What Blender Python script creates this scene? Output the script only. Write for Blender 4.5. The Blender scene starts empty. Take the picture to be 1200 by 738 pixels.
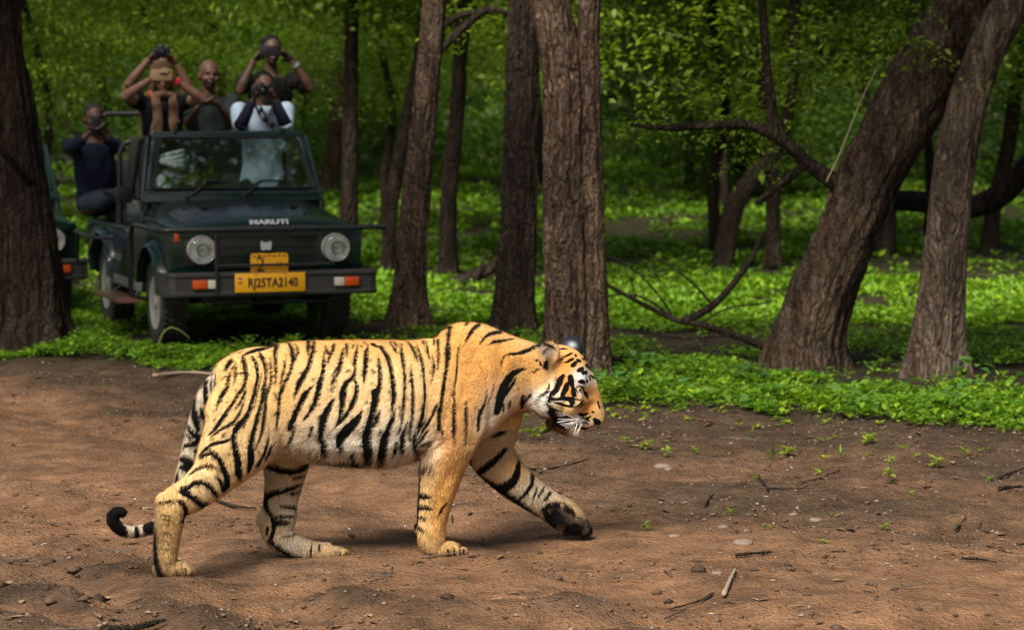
import bpy, bmesh, math, random
import numpy as np
from mathutils import Vector, Matrix, Euler

random.seed(7)
RNG = np.random.default_rng(7)
S = bpy.context.scene
COL = S.collection
R = math.radians

# ------------------------------------------------------------------ camera
FPX, CX, CY, HOR, CAMZ = 3260.0, 600.0, 369.0, 87.0, 1.94     # focal length in photo pixels, picture centre, horizon row, height
PITCH = math.atan((CY - HOR) / FPX)
cam_d = bpy.data.cameras.new('camera')
cam_d.sensor_fit = 'HORIZONTAL'; cam_d.sensor_width = 36.0
cam_d.lens = 36.0 * FPX / 1200.0
cam_d.clip_start = 0.1; cam_d.clip_end = 3000.0
cam_d.dof.use_dof = True
cam_d.dof.focus_distance = 11.25
cam_d.dof.aperture_fstop = 4.2
cam = bpy.data.objects.new('camera', cam_d); COL.objects.link(cam)
cam.location = (0, 0, CAMZ); cam.rotation_euler = (math.pi/2 - PITCH, 0, 0)
S.camera = cam

# ------------------------------------------------------------------ world, sun, exposure
SUN_ELEV, SUN_AZ = R(48), R(203)          # azimuth clockwise from +Y: behind the camera, a little to the left
world = bpy.data.worlds.new('World'); S.world = world; world.use_nodes = True
wn = world.node_tree.nodes; wl = world.node_tree.links
bg = wn['Background']
sky = wn.new('ShaderNodeTexSky'); sky.sky_type = 'NISHITA'; sky.sun_disc = False
sky.sun_elevation = SUN_ELEV; sky.sun_rotation = SUN_AZ
sky.air_density = 1.3; sky.dust_density = 4.0; sky.ozone_density = 1.0
wl.new(sky.outputs[0], bg.inputs[0]); bg.inputs[1].default_value = 0.058
sun_d = bpy.data.lights.new('sun', 'SUN'); sun_d.energy = 4.4; sun_d.angle = R(22.0); sun_d.color = (1.0, 0.945, 0.85)
sun = bpy.data.objects.new('sun', sun_d); COL.objects.link(sun)
_sd = Vector((math.sin(SUN_AZ)*math.cos(SUN_ELEV), math.cos(SUN_AZ)*math.cos(SUN_ELEV), math.sin(SUN_ELEV)))
sun.rotation_euler = _sd.to_track_quat('Z', 'Y').to_euler()
S.view_settings.view_transform = 'Standard'; S.view_settings.look = 'None'
S.view_settings.exposure = 0.58; S.view_settings.gamma = 1.0
S.render.engine = 'CYCLES'
S.cycles.use_denoising = True
S.cycles.max_bounces = 6; S.cycles.diffuse_bounces = 3; S.cycles.glossy_bounces = 2
S.cycles.transmission_bounces = 3; S.cycles.transparent_max_bounces = 6
S.cycles.caustics_reflective = False; S.cycles.caustics_refractive = False
S.cycles.sample_clamp_indirect = 4.0

# ------------------------------------------------------------------ helpers
CAMP = np.array([0, 0, CAMZ])
_cp, _sp = math.cos(PITCH), math.sin(PITCH)
def ray(u, v):
    x = (u - CX)/FPX; y = (CY - v)/FPX
    return np.array([x, _cp + y*_sp, -_sp + y*_cp])
def at(u, v, Y):
    "the place at distance Y that the photograph shows at pixel (u, v)"
    d = ray(u, v); return CAMP + d*(Y/d[1])
def on_ground(u, v, z=0.0):
    d = ray(u, v); return CAMP + d*((z - CAMZ)/d[2])
def project(P):
    P = np.asarray(P, float); dx = P[..., 0]; dy = P[..., 1]; dz = P[..., 2] - CAMZ
    f = dy*_cp - dz*_sp; up = dy*_sp + dz*_cp
    return CX + FPX*dx/f, CY - FPX*up/f
def lin(r, g, b):
    return tuple(((c/255.0)/12.92 if c/255.0 <= 0.04045 else ((c/255.0 + 0.055)/1.055)**2.4) for c in (r, g, b))

def _hash(ix, iy, iz, seed):
    h = (ix.astype(np.int64)*374761393 + iy.astype(np.int64)*668265263 + iz.astype(np.int64)*2147483647 + seed*974634777) & 0xffffffff
    h = ((h ^ (h >> 13))*1274126177) & 0xffffffff
    h = h ^ (h >> 16)
    return (h & 0xffff)/65535.0*2 - 1
def noise(x, y, z=None, seed=0):
    "smooth value noise in -1..1"
    x = np.asarray(x, float); y = np.asarray(y, float)
    z = np.zeros_like(x) if z is None else np.asarray(z, float)
    x, y, z = np.broadcast_arrays(x, y, z)
    fx, fy, fz = np.floor(x), np.floor(y), np.floor(z)
    tx, ty, tz = x - fx, y - fy, z - fz
    tx = tx*tx*(3-2*tx); ty = ty*ty*(3-2*ty); tz = tz*tz*(3-2*tz)
    r = 0
    for a in (0, 1):
        for b in (0, 1):
            for c in (0, 1):
                w = (tx if a else 1-tx)*(ty if b else 1-ty)*(tz if c else 1-tz)
                r = r + w*_hash(fx+a, fy+b, fz+c, seed)
    return r
def fbm(x, y, z=None, o=4, seed=0):
    r = 0; a = 1.0; f = 1.0; t = 0
    for k in range(o):
        r = r + a*noise(np.asarray(x)*f, np.asarray(y)*f, None if z is None else np.asarray(z)*f, seed+k*17); t += a; a *= .5; f *= 2.03
    return r/t
def sstep(a, b, x):
    t = np.clip((x-a)/(b-a), 0, 1); return t*t*(3-2*t)

def mesh_np(name, V, F, smooth=True):
    "mesh from vertex array and one face array of constant arity"
    V = np.ascontiguousarray(V, np.float32); F = np.ascontiguousarray(F, np.int32)
    me = bpy.data.meshes.new(name)
    n, k = F.shape
    me.vertices.add(len(V)); me.vertices.foreach_set('co', V.ravel())
    me.loops.add(n*k); me.loops.foreach_set('vertex_index', F.ravel())
    me.polygons.add(n)
    me.polygons.foreach_set('loop_start', np.arange(0, n*k, k, dtype=np.int32))
    me.polygons.foreach_set('loop_total', np.full(n, k, np.int32))
    me.update(calc_edges=True)
    if smooth: me.polygons.foreach_set('use_smooth', np.ones(n, bool))
    return me
def set_color(me, name, C):
    a = me.attributes.new(name, 'FLOAT_COLOR', 'POINT')
    C = np.asarray(C, np.float32)
    if C.shape[1] == 3: C = np.concatenate([C, np.ones((len(C), 1), np.float32)], 1)
    a.data.foreach_set('color', np.ascontiguousarray(C).ravel())
def set_float(me, name, A):
    a = me.attributes.new(name, 'FLOAT', 'POINT'); a.data.foreach_set('value', np.ascontiguousarray(A, np.float32))
def link(name, me, mat=None, parent=None, loc=None, rot=None):
    o = bpy.data.objects.new(name, me); COL.objects.link(o)
    if mat is not None:
        if len(me.materials) == 0: me.materials.append(mat)
    if parent is not None: o.parent = parent
    if loc is not None: o.location = loc
    if rot is not None: o.rotation_euler = rot
    return o
def tag(o, label=None, cat=None, group=None, kind=None):
    if label: o['label'] = label
    if cat: o['category'] = cat
    if group: o['group'] = group
    if kind: o['kind'] = kind
    return o
def thing(name, label, cat, loc=(0, 0, 0), rz=0.0, group=None):
    o = bpy.data.objects.new(name, None); COL.objects.link(o)
    o.empty_display_size = .2; o.location = loc; o.rotation_euler = (0, 0, rz)
    return tag(o, label, cat, group)
def copy_tree(o, parent=None):
    c = o.copy(); COL.objects.link(c)
    if parent is not None: c.parent = parent
    for ch in list(o.children): copy_tree(ch, c)
    return c

def catmull(rows, sub=3):
    A = np.array(rows, float); n = len(A); out = []
    for i in range(n-1):
        p0, p1, p2, p3 = A[max(i-1, 0)], A[i], A[i+1], A[min(i+2, n-1)]
        for k in range(sub):
            t = k/sub; out.append(.5*((2*p1) + (-p0+p2)*t + (2*p0-5*p1+4*p2-p3)*t*t + (-p0+3*p1-3*p2+p3)*t**3))
    out.append(A[-1]); return np.array(out)
class MB:
    "collects shapes and links them as one mesh object"
    def __init__(s): s.V = []; s.F = []
    def add(s, V, F):
        n = len(s.V); s.V += [tuple(map(float, v)) for v in V]; s.F += [tuple(i+n for i in f) for f in F]; return s
    def box(s, c, d, rot=None, taper=1.0):
        hx, hy, hz = d[0]/2, d[1]/2, d[2]/2
        V = [(-hx,-hy,-hz),(hx,-hy,-hz),(hx,hy,-hz),(-hx,hy,-hz),(-hx*taper,-hy*taper,hz),(hx*taper,-hy*taper,hz),(hx*taper,hy*taper,hz),(-hx*taper,hy*taper,hz)]
        M = Euler(rot).to_matrix() if rot else Matrix.Identity(3)
        V = [Vector(c) + M @ Vector(v) for v in V]
        return s.add(V, [(3,2,1,0),(4,5,6,7),(0,1,5,4),(1,2,6,5),(2,3,7,6),(3,0,4,7)])
    def tube(s, pts, rad, seg=8, cap=True):
        P = [Vector(p) for p in pts]; n = len(P)
        rad = [rad]*n if isinstance(rad, (int, float)) else list(rad)
        T = []
        for i in range(n):
            t = (P[min(i+1, n-1)] - P[max(i-1, 0)]); T.append(t.normalized() if t.length > 1e-9 else Vector((0,0,1)))
        u = T[0].orthogonal().normalized(); V = []
        for i in range(n):
            u = (u - T[i]*u.dot(T[i])); u = u.normalized() if u.length > 1e-6 else T[i].orthogonal().normalized()
            w = T[i].cross(u)
            for k in range(seg):
                a = 2*math.pi*k/seg; V.append(P[i] + (u*math.cos(a) + w*math.sin(a))*rad[i])
        F = [(i*seg+k, i*seg+(k+1)%seg, (i+1)*seg+(k+1)%seg, (i+1)*seg+k) for i in range(n-1) for k in range(seg)]
        if cap: F += [tuple(range(seg-1, -1, -1)), tuple((n-1)*seg+k for k in range(seg))]
        return s.add(V, F)
    def lathe(s, prof, axis='z', seg=24, c=(0,0,0)):
        "prof: list of (radius, height) along the axis"
        V = []; c = Vector(c); n = len(prof)
        for r, h in prof:
            for k in range(seg):
                a = 2*math.pi*k/seg; x, y = r*math.cos(a), r*math.sin(a)
                V.append(c + Vector({'z': (x, y, h), 'x': (h, x, y), 'y': (y, h, x)}[axis]))
        F = [(i*seg+k, i*seg+(k+1)%seg, (i+1)*seg+(k+1)%seg, (i+1)*seg+k) for i in range(n-1) for k in range(seg)]
        F += [tuple(range(seg-1, -1, -1)), tuple((n-1)*seg+k for k in range(seg))]
        return s.add(V, F)
    def prism(s, poly, a, b, axis='y'):
        "poly in the plane across the axis, from a to b"
        n = len(poly); f = {'y': lambda p, t: (p[0], t, p[1]), 'x': lambda p, t: (t, p[0], p[1]), 'z': lambda p, t: (p[0], p[1], t)}[axis]
        V = [f(p, a) for p in poly] + [f(p, b) for p in poly]
        return s.add(V, [tuple(range(n-1, -1, -1)), tuple(range(n, 2*n))] + [(i, (i+1)%n, n+(i+1)%n, n+i) for i in range(n)])
    def ell(s, c, r, seg=14, rings=9, M=None):
        c = Vector(c); V = []; M = M or Matrix.Identity(3)
        for i in range(1, rings):
            p = math.pi*i/rings
            for k in range(seg):
                a = 2*math.pi*k/seg
                V.append(c + M @ Vector((r[0]*math.sin(p)*math.cos(a), r[1]*math.sin(p)*math.sin(a), r[2]*math.cos(p))))
        m = len(V); V += [c + M @ Vector((0,0,r[2])), c + M @ Vector((0,0,-r[2]))]
        F = [(i*seg+k, (i+1)*seg+k, (i+1)*seg+(k+1)%seg, i*seg+(k+1)%seg) for i in range(rings-2) for k in range(seg)]
        F += [(m, k, (k+1)%seg) for k in range(seg)] + [(m+1, (rings-2)*seg+(k+1)%seg, (rings-2)*seg+k) for k in range(seg)]
        return s.add(V, F)
    def mesh(s, name, smooth=False, bevel=0.0, segs=2, fix=True):
        me = bpy.data.meshes.new(name); me.from_pydata(s.V, [], s.F); me.update()
        bm = bmesh.new(); bm.from_mesh(me)
        if fix: bmesh.ops.recalc_face_normals(bm, faces=bm.faces)
        if bevel > 0:
            es = [e for e in bm.edges if len(e.link_faces) == 2 and e.calc_face_angle(0) > 0.6]
            bmesh.ops.bevel(bm, geom=es, offset=bevel, segments=segs, profile=.5, affect='EDGES', clamp_overlap=True)
        bm.to_mesh(me); bm.free()
        if smooth is True:
            for p in me.polygons: p.use_smooth = True
        elif smooth:
            me.polygons.foreach_set('use_smooth', [True]*len(me.polygons))
            try: me.set_sharp_from_angle(angle=R(smooth))
            except Exception: pass
        return me
    def build(s, name, mat, parent=None, smooth=35, bevel=0.0, segs=2):
        return link(name, s.mesh(name, smooth, bevel, segs), mat, parent)

def remeshed(mb, voxel, smooth=4, fac=.5):
    "one continuous skin over overlapping closed shapes: returns vertex and triangle-or-quad mesh"
    me = mb.mesh('skin_source')
    o = bpy.data.objects.new('skin_source', me); COL.objects.link(o)
    m = o.modifiers.new('r', 'REMESH'); m.mode = 'VOXEL'; m.voxel_size = voxel; m.adaptivity = 0
    if smooth:
        m2 = o.modifiers.new('s', 'SMOOTH'); m2.factor = fac; m2.iterations = smooth
    dg = bpy.context.evaluated_depsgraph_get(); dg.update()
    out = bpy.data.meshes.new_from_object(o.evaluated_get(dg))
    bpy.data.objects.remove(o); bpy.data.meshes.remove(me)
    out.polygons.foreach_set('use_smooth', np.ones(len(out.polygons), bool))
    return out
def verts_of(me):
    V = np.empty(len(me.vertices)*3, np.float32); me.vertices.foreach_get('co', V); return V.reshape(-1, 3).astype(float)
def normals_of(me):
    V = np.empty(len(me.vertices)*3, np.float32); me.vertex_normals.foreach_get('vector', V); return V.reshape(-1, 3).astype(float)

# ------------------------------------------------------------------ materials
def mat(name, col=(.5,.5,.5), rough=.6, metal=0.0, spec=.5):
    m = bpy.data.materials.new(name); m.use_nodes = True
    b = m.node_tree.nodes['Principled BSDF']
    b.inputs['Base Color'].default_value = (*col, 1); b.inputs['Roughness'].default_value = rough
    b.inputs['Metallic'].default_value = metal; b.inputs['Specular IOR Level'].default_value = spec
    m.diffuse_color = (*col, 1)
    return m
class NT:
    "small helper around a material's nodes"
    def __init__(s, m): s.m = m; s.n = m.node_tree.nodes; s.l = m.node_tree.links; s.b = s.n['Principled BSDF']; s.out = s.n['Material Output']
    def new(s, t, **k):
        n = s.n.new(t)
        for a, b in k.items(): setattr(n, a, b)
        return n
    def co(s, scale=(1,1,1), kind='Object'):
        tc = s.new('ShaderNodeTexCoord'); mp = s.new('ShaderNodeMapping'); mp.inputs['Scale'].default_value = scale
        s.l.new(tc.outputs[kind], mp.inputs[0]); return mp.outputs[0]
    def noise(s, co, scale, detail=4, rough=.55, dist=0.0):
        n = s.new('ShaderNodeTexNoise'); n.inputs['Scale'].default_value = scale; n.inputs['Detail'].default_value = detail
        n.inputs['Roughness'].default_value = rough; n.inputs['Distortion'].default_value = dist
        s.l.new(co, n.inputs['Vector']); return n.outputs['Fac']
    def voro(s, co, scale, feature='F1', rnd=1.0):
        n = s.new('ShaderNodeTexVoronoi', feature=feature); n.inputs['Scale'].default_value = scale; n.inputs['Randomness'].default_value = rnd
        s.l.new(co, n.inputs['Vector']); return n.outputs['Distance']
    def ramp(s, f, stops):
        r = s.new('ShaderNodeValToRGB'); e = r.color_ramp.elements
        while len(e) > 1: e.remove(e[0])
        e[0].position = stops[0][0]; e[0].color = (*stops[0][1], 1)
        for p, c in stops[1:]:
            q = e.new(p); q.color = (*c, 1)
        s.l.new(f, r.inputs[0]); return r.outputs[0]
    def mrange(s, f, a, b, c=0.0, d=1.0, smooth=False):
        r = s.new('ShaderNodeMapRange'); r.clamp = True
        if smooth: r.interpolation_type = 'SMOOTHSTEP'
        for i, x in enumerate((a, b, c, d)): r.inputs[i+1].default_value = x
        s.l.new(f, r.inputs[0]); return r.outputs[0]
    def mix(s, f, a, b, mode='MIX'):
        m = s.new('ShaderNodeMix', data_type='RGBA', blend_type=mode)
        for sock, x in ((m.inputs[0], f), (m.inputs[6], a), (m.inputs[7], b)):
            if isinstance(x, (int, float)): sock.default_value = x
            elif isinstance(x, tuple): sock.default_value = (*x, 1)
            else: s.l.new(x, sock)
        return m.outputs[2]
    def math(s, op, a, b=0.0):
        m = s.new('ShaderNodeMath', operation=op)
        for i, x in enumerate((a, b)):
            if isinstance(x, (int, float)): m.inputs[i].default_value = x
            else: s.l.new(x, m.inputs[i])
        return m.outputs[0]
    def attr(s, name, out='Color'):
        a = s.new('ShaderNodeAttribute', attribute_name=name); return a.outputs[out]
    def bump(s, h, strength=.5, dist=.01):
        b = s.new('ShaderNodeBump'); b.inputs['Strength'].default_value = strength; b.inputs['Distance'].default_value = dist
        s.l.new(h, b.inputs['Height']); s.l.new(b.outputs[0], s.b.inputs['Normal'])
    def base(s, c): s.l.new(c, s.b.inputs['Base Color'])
    def rough(s, c): s.l.new(c, s.b.inputs['Roughness'])
# ================================================================== ground
def edge_y(x): return 16.45 - .62*np.asarray(x) + .45*noise(np.asarray(x)*1.3, 0*np.asarray(x), seed=3) + .28*noise(np.asarray(x)*4, 0*np.asarray(x), seed=4)
def track_c(x): return 11.4 - .83*x + .09*x*x
def track_w(x): return np.clip(1.45 - .38*np.asarray(x), .95, 2.6)       # middle line of the wheel-worn track
RUTS = ((-3.9, 14.9, -.05, 9.0, .17), (-2.6, 15.9, 1.3, 8.9, .20), (-2.2, 10.4, -.6, 8.8, .13), (-.3, 10.0, 3.6, 9.3, .18), (-3.4, 13.0, -.7, 9.0, .10))
def rut_d(x, y):
    for (x0, y0, x1, y1, w) in RUTS:
        dx, dy = x1-x0, y1-y0; L = math.hypot(dx, dy); t_ = ((x-x0)*dx + (y-y0)*dy)/L/L
        yield ((x-x0)*dy - (y-y0)*dx)/L + .28*(4*t_*(1-t_)-.5) + .10*noise(x*.9, y*.9, seed=41) + 3*np.clip(-t_, 0, 1), w, noise(x*6, y*8, seed=42)
def ground_z(x, y, fine=True):
    x = np.asarray(x, float); y = np.asarray(y, float)
    z = .05*fbm(x*.35, y*.35, o=2, seed=21)*sstep(14, 22, y)
    z = z - .15*sstep(-2.9, -4.0, x)*sstep(21.5, 23.0, y)*(1-sstep(27, 32, y))
    z = z + .35*sstep(30, 48, y)*(1+.5*noise(x*.08, y*.08, seed=22)) + 1.2*sstep(55, 110, y)
    road = 1-sstep(-.4, .5, y-edge_y(x))
    tr = np.exp(-((y-track_c(x))/track_w(x))**4)
    if fine:
        rough = np.clip(.22 + .72*(1-tr) + .55*sstep(-1.2, -2.2, x)*sstep(10.9, 9.4, y), 0, 1.4)
        h = .022*fbm(x*1.6, y*2.6, o=3, seed=31) + rough*(.034*fbm(x*4.5, y*7, o=4, seed=32) + .022*np.maximum(fbm(x*13, y*17, o=2, seed=33)-.12, 0)) + .006*fbm(x*9, y*14, o=2, seed=35)
        # wheel ruts: shallow grooves with thrown-up crumbly lips
        for d, w, lump in rut_d(x, y):
            h = h - .040*np.exp(-(d/w)**2) + .018*np.exp(-((np.abs(d)-1.6*w)/(.5*w))**2)*(.5+.8*lump)
        z = z + h*road
        z = z + (1-road)*.03*fbm(x*2, y*2, o=3, seed=34)
        feet = np.zeros_like(x)
        z = z - .006*road
    return z
def axis(parts):
    out = []
    for a, b, st in parts: out.append(np.arange(a, b, st))
    return np.concatenate(out)
gx = np.concatenate([-np.geomspace(5.2, 420, 34)[::-1], np.arange(-5.0, 5.01, .030), np.geomspace(5.2, 420, 34)])
gy = np.concatenate([np.array([-260, -120, -60, -25, -8, 0, 4, 6, 7.2]), np.arange(8.0, 17.5, .026), np.arange(17.5, 34, .10), np.geomspace(34, 700, 60)])
GX, GY = np.meshgrid(gx, gy)
# level the fine relief under the paws so that they stand on it
GZ = ground_z(GX, GY)
PAWS = [on_ground(205, 676), on_ground(520, 655), on_ground(378, 656)]
for p in PAWS:
    w = np.exp(-(((GX-p[0])/.16)**2 + ((GY-p[1])/.14)**2)); GZ = GZ*(1-w) + (.002)*w
nx, ny = len(gx), len(gy)
GV = np.stack([GX, GY, GZ], 2).reshape(-1, 3)
ii = np.arange(nx*ny).reshape(ny, nx)
GF = np.stack([ii[:-1, :-1], ii[:-1, 1:], ii[1:, 1:], ii[1:, :-1]], 2).reshape(-1, 4)
g_me = mesh_np('ground', GV, GF)
x, y = GV[:, 0], GV[:, 1]
road = 1-sstep(-.5, .5, y-edge_y(x)+.3*fbm(x*3, y*3, o=3, seed=51))
near_edge = sstep(-2.6, -.4, y-edge_y(x)+.8*fbm(x*1.2, y*2, o=3, seed=52))
trk = np.exp(-((y-track_c(x)+.5*noise(x*.7, y*.7, seed=53))/track_w(x))**4)
c_road, c_dark, c_soil = np.array((.262, .140, .073)), np.array((.100, .063, .038)), np.array((.050, .038, .022))
mixr = np.clip(.30 + .70*trk + .50*fbm(x*1.1, y*1.7, o=4, seed=54) - .55*near_edge - .55*sstep(-1.3, -2.3, x + .4*fbm(x*2, y*2, o=2, seed=55))*sstep(11.0, 9.6, y), 0, 1)
mixr = np.clip(mixr - .25*np.clip(fbm(x*2.2, y*3.4, o=4, seed=57), 0, 1)*trk, 0, 1)
for d, w, lump in rut_d(x, y):       # packed pale earth in the wheel lines, dark turned soil along their edges
    mixr = np.clip(mixr + .22*np.exp(-(d/w)**2) - .42*np.exp(-((np.abs(d)-1.6*w)/(.6*w))**2)*np.clip(.5+.9*lump, 0, 1), 0, 1)
C = c_dark*(1-mixr[:, None]) + c_road*mixr[:, None]
C = C*road[:, None] + c_soil*(1-road[:, None])
green = np.array((.060, .080, .020))
gm = (1-road)*np.clip(.35+.9*fbm(x*.9, y*.9, o=3, seed=56), 0, 1)*sstep(20, 32, y)
C = C*(1-gm[:, None]) + green*gm[:, None]
set_color(g_me, 'tint', C)
m = mat('soil', (.15, .1, .06), .92, 0, .15); t = NT(m)
co = t.co()
tint = t.attr('tint')
n1 = t.noise(co, 7, 6, .65); n2 = t.noise(co, 46, 4, .7); n3 = t.noise(co, 1.7, 4, .6)
k = t.mrange(n1, .3, .72, .52, 1.36); k2 = t.mrange(n2, .3, .7, .76, 1.18); k3 = t.mrange(n3, .3, .7, .72, 1.22)
c = t.mix(1.0, t.mix(1.0, t.mix(1.0, tint, k, 'MULTIPLY'), k2, 'MULTIPLY'), k3, 'MULTIPLY')
crumbs = t.mrange(t.noise(co, 24, 3, .75), .60, .68, 0, 1); c = t.mix(t.math('MULTIPLY', crumbs, .45), c, (.055, .036, .024))
pale = t.mrange(t.noise(t.co((1, 1.7, 1)), 15, 4, .7), .64, .74, 0, 1); c = t.mix(t.math('MULTIPLY', pale, .35), c, (.36, .22, .13))
t.base(c)
v = t.voro(co, 70); h = t.math('ADD', t.math('MULTIPLY', n2, 1.0), t.math('ADD', t.math('MULTIPLY', n1, 1.3), t.math('MULTIPLY', v, .5)))
t.bump(h, 1.0, .022)
tag(link('ground', g_me, m), kind='structure')

# ------------------------------------------------------------------ leaves
def leaf_material(name, trans=.45, rough=.5, val=1.0):
    m = mat(name, (.06, .12, .02), rough, 0, .35); t = NT(m)
    a = t.attr('leaf_tint'); nz = t.noise(t.co(), 9, 2)
    c = t.mix(1.0, a, t.mrange(nz, .3, .7, .8*val, 1.2*val), 'MULTIPLY'); t.base(c)
    tr = t.new('ShaderNodeBsdfTranslucent'); t.l.new(t.mix(1.0, c, (1.25, 1.25, .55), 'MULTIPLY'), tr.inputs[0])
    mx = t.new('ShaderNodeMixShader'); mx.inputs[0].default_value = trans
    t.l.new(t.b.outputs[0], mx.inputs[1]); t.l.new(tr.outputs[0], mx.inputs[2]); t.l.new(mx.outputs[0], t.out.inputs[0])
    return m
M_leaf = leaf_material('leaf_green'); M_herb = leaf_material('herb_green', .35, .55)
def leaf_mesh(name, P, az, el, L, W, tint, roll=None, fold=.18):
    "one four-cornered folded leaf at each point"
    n = len(P); d = np.stack([np.cos(az)*np.cos(el), np.sin(az)*np.cos(el), np.sin(el)], 1)
    s = np.stack([-np.sin(az), np.cos(az), np.zeros(n)], 1); up = np.cross(d, s)
    if roll is not None:
        c_, s_ = np.cos(roll)[:, None], np.sin(roll)[:, None]; s, up = s*c_ + up*s_, up*c_ - s*s_
    L = np.broadcast_to(L, n)[:, None]; W = np.broadcast_to(W, n)[:, None]
    V = np.stack([P, P + d*L*.45 + s*W*.5 + up*W*fold, P + d*L - up*L*.10, P + d*L*.45 - s*W*.5 + up*W*fold], 1).reshape(-1, 3)
    me = mesh_np(name, V, np.arange(4*n).reshape(-1, 4), smooth=False)
    set_color(me, 'leaf_tint', np.repeat(tint, 4, 0)); return me
def greens(n, dark, light, p=1.0, warm=.12):
    t = RNG.random(n)[:, None]**p; c = np.array(dark)*(1-t) + np.array(light)*t
    y_ = (RNG.random(n) < warm)[:, None]; return np.where(y_, c*np.array((1.5, 1.25, .7)), c)

def herb_cover(name, regions):
    Ps, AZ, EL, LL, WW, TT = [], [], [], [], [], []
    for (n, x0, x1, y0, y1, size, tall, dens, dark, light, *elr) in regions:
        elr = elr[0] if elr else (-.35, .55)
        yy = RNG.uniform(y0, y1, n); xx = RNG.uniform(x0, x1, n)*np.maximum(yy, 14)/20
        keep = (yy > edge_y(xx) + RNG.normal(0, .10, n)) & (RNG.random(n) < np.clip(dens + 2.1*fbm(xx*.8, yy*.8, o=3, seed=61), .02, 1))
        near = yy - edge_y(xx); keep &= near > RNG.exponential(.42, n)*(yy < 19)
        for (bx, by, br) in BARE:
            keep &= ~((((xx-bx)/br)**2 + ((yy-by)/(br*.8))**2 < 1) & (RNG.random(n) < .88))
        xx, yy = xx[keep], yy[keep]; m_ = len(xx)
        hgt = tall*RNG.uniform(.25, 1.0, m_)*np.clip(.6+.9*fbm(xx*1.7, yy*1.7, o=2, seed=62), .25, 1.4)
        k = 6
        base = np.repeat(np.stack([xx, yy, ground_z(xx, yy, True)], 1), k, 0); a0 = np.repeat(RNG.uniform(0, 6.28, m_), k)
        az = a0 + np.tile(np.arange(k)*6.283/k, m_) + RNG.normal(0, .35, m_*k); hh = np.repeat(hgt, k)*RNG.uniform(.55, 1.0, m_*k)
        off = np.stack([np.cos(az), np.sin(az), 0*az], 1)*(size*RNG.uniform(.05, .7, m_*k))[:, None]
        Ps.append(base + off + np.stack([0*hh, 0*hh, hh], 1)); AZ.append(az); EL.append(RNG.uniform(elr[0], elr[1], m_*k))
        sz = size*RNG.uniform(.6, 1.25, m_*k)*np.repeat(RNG.uniform(.7, 1.2, m_), k)
        LL.append(sz); WW.append(sz*RNG.uniform(.5, .8, m_*k)); TT.append(greens(m_*k, dark, light, 1.0, .10)*np.repeat(RNG.uniform(.7, 1.25, m_), k)[:, None])
    me = leaf_mesh(name, np.concatenate(Ps), np.concatenate(AZ), np.concatenate(EL), np.concatenate(LL), np.concatenate(WW), np.concatenate(TT))
    return tag(link(name, me, M_herb), kind='stuff')
BARE = [(on_ground(1020, 436)[0], on_ground(1020, 436)[1], .55), (on_ground(1150, 440)[0], on_ground(1150, 440)[1], .55), (on_ground(940, 425)[0], on_ground(940, 425)[1], .5), (on_ground(60, 400)[0], on_ground(60, 400)[1], .5), (on_ground(960, 452)[0], on_ground(960, 452)[1], .25)]
gl, gd = (.190, .350, .022), (.075, .175, .014)
herb_cover('ground_cover', [
    (9000, -4.2, 4.6, 14.2, 18.6, .045, .11, .52, gd, gl, (-.2, .9)),
    (4200, -.2, 4.6, 14.2, 17.6, .054, .09, .60, (.10, .21, .016), (.24, .40, .026), (-.1, .9)),
    (170, -.2, 4.6, 14.8, 18.0, .085, .16, .5, (.06, .16, .02), (.13, .28, .03)), (70, -.2, 4.6, 15.4, 18.6, .10, .20, .3, (.08, .20, .04), (.12, .26, .06)),
    (13000, -4.6, 4.6, 17.6, 23.0, .048, .12, .62, gd, gl), (4500, -4.6, -.3, 17.2, 19.8, .050, .14, .8, gd, gl),
    (17000, -5.0, 5.0, 21.6, 26.3, .062, .08, 1.0, (.14, .29, .016), (.25, .44, .026), (.3, 1.25)), (9500, -5.0, 5.0, 25.8, 30.5, .065, .09, .72, gd, gl, (0, 1.0)),  # sunlit strip put into the colour: brighter leaf tints than the beds around it
    (17000, -5.6, 5.6, 28.0, 48.0, .10, .14, .75, gd, gl, (.1, 1.1))])
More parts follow.
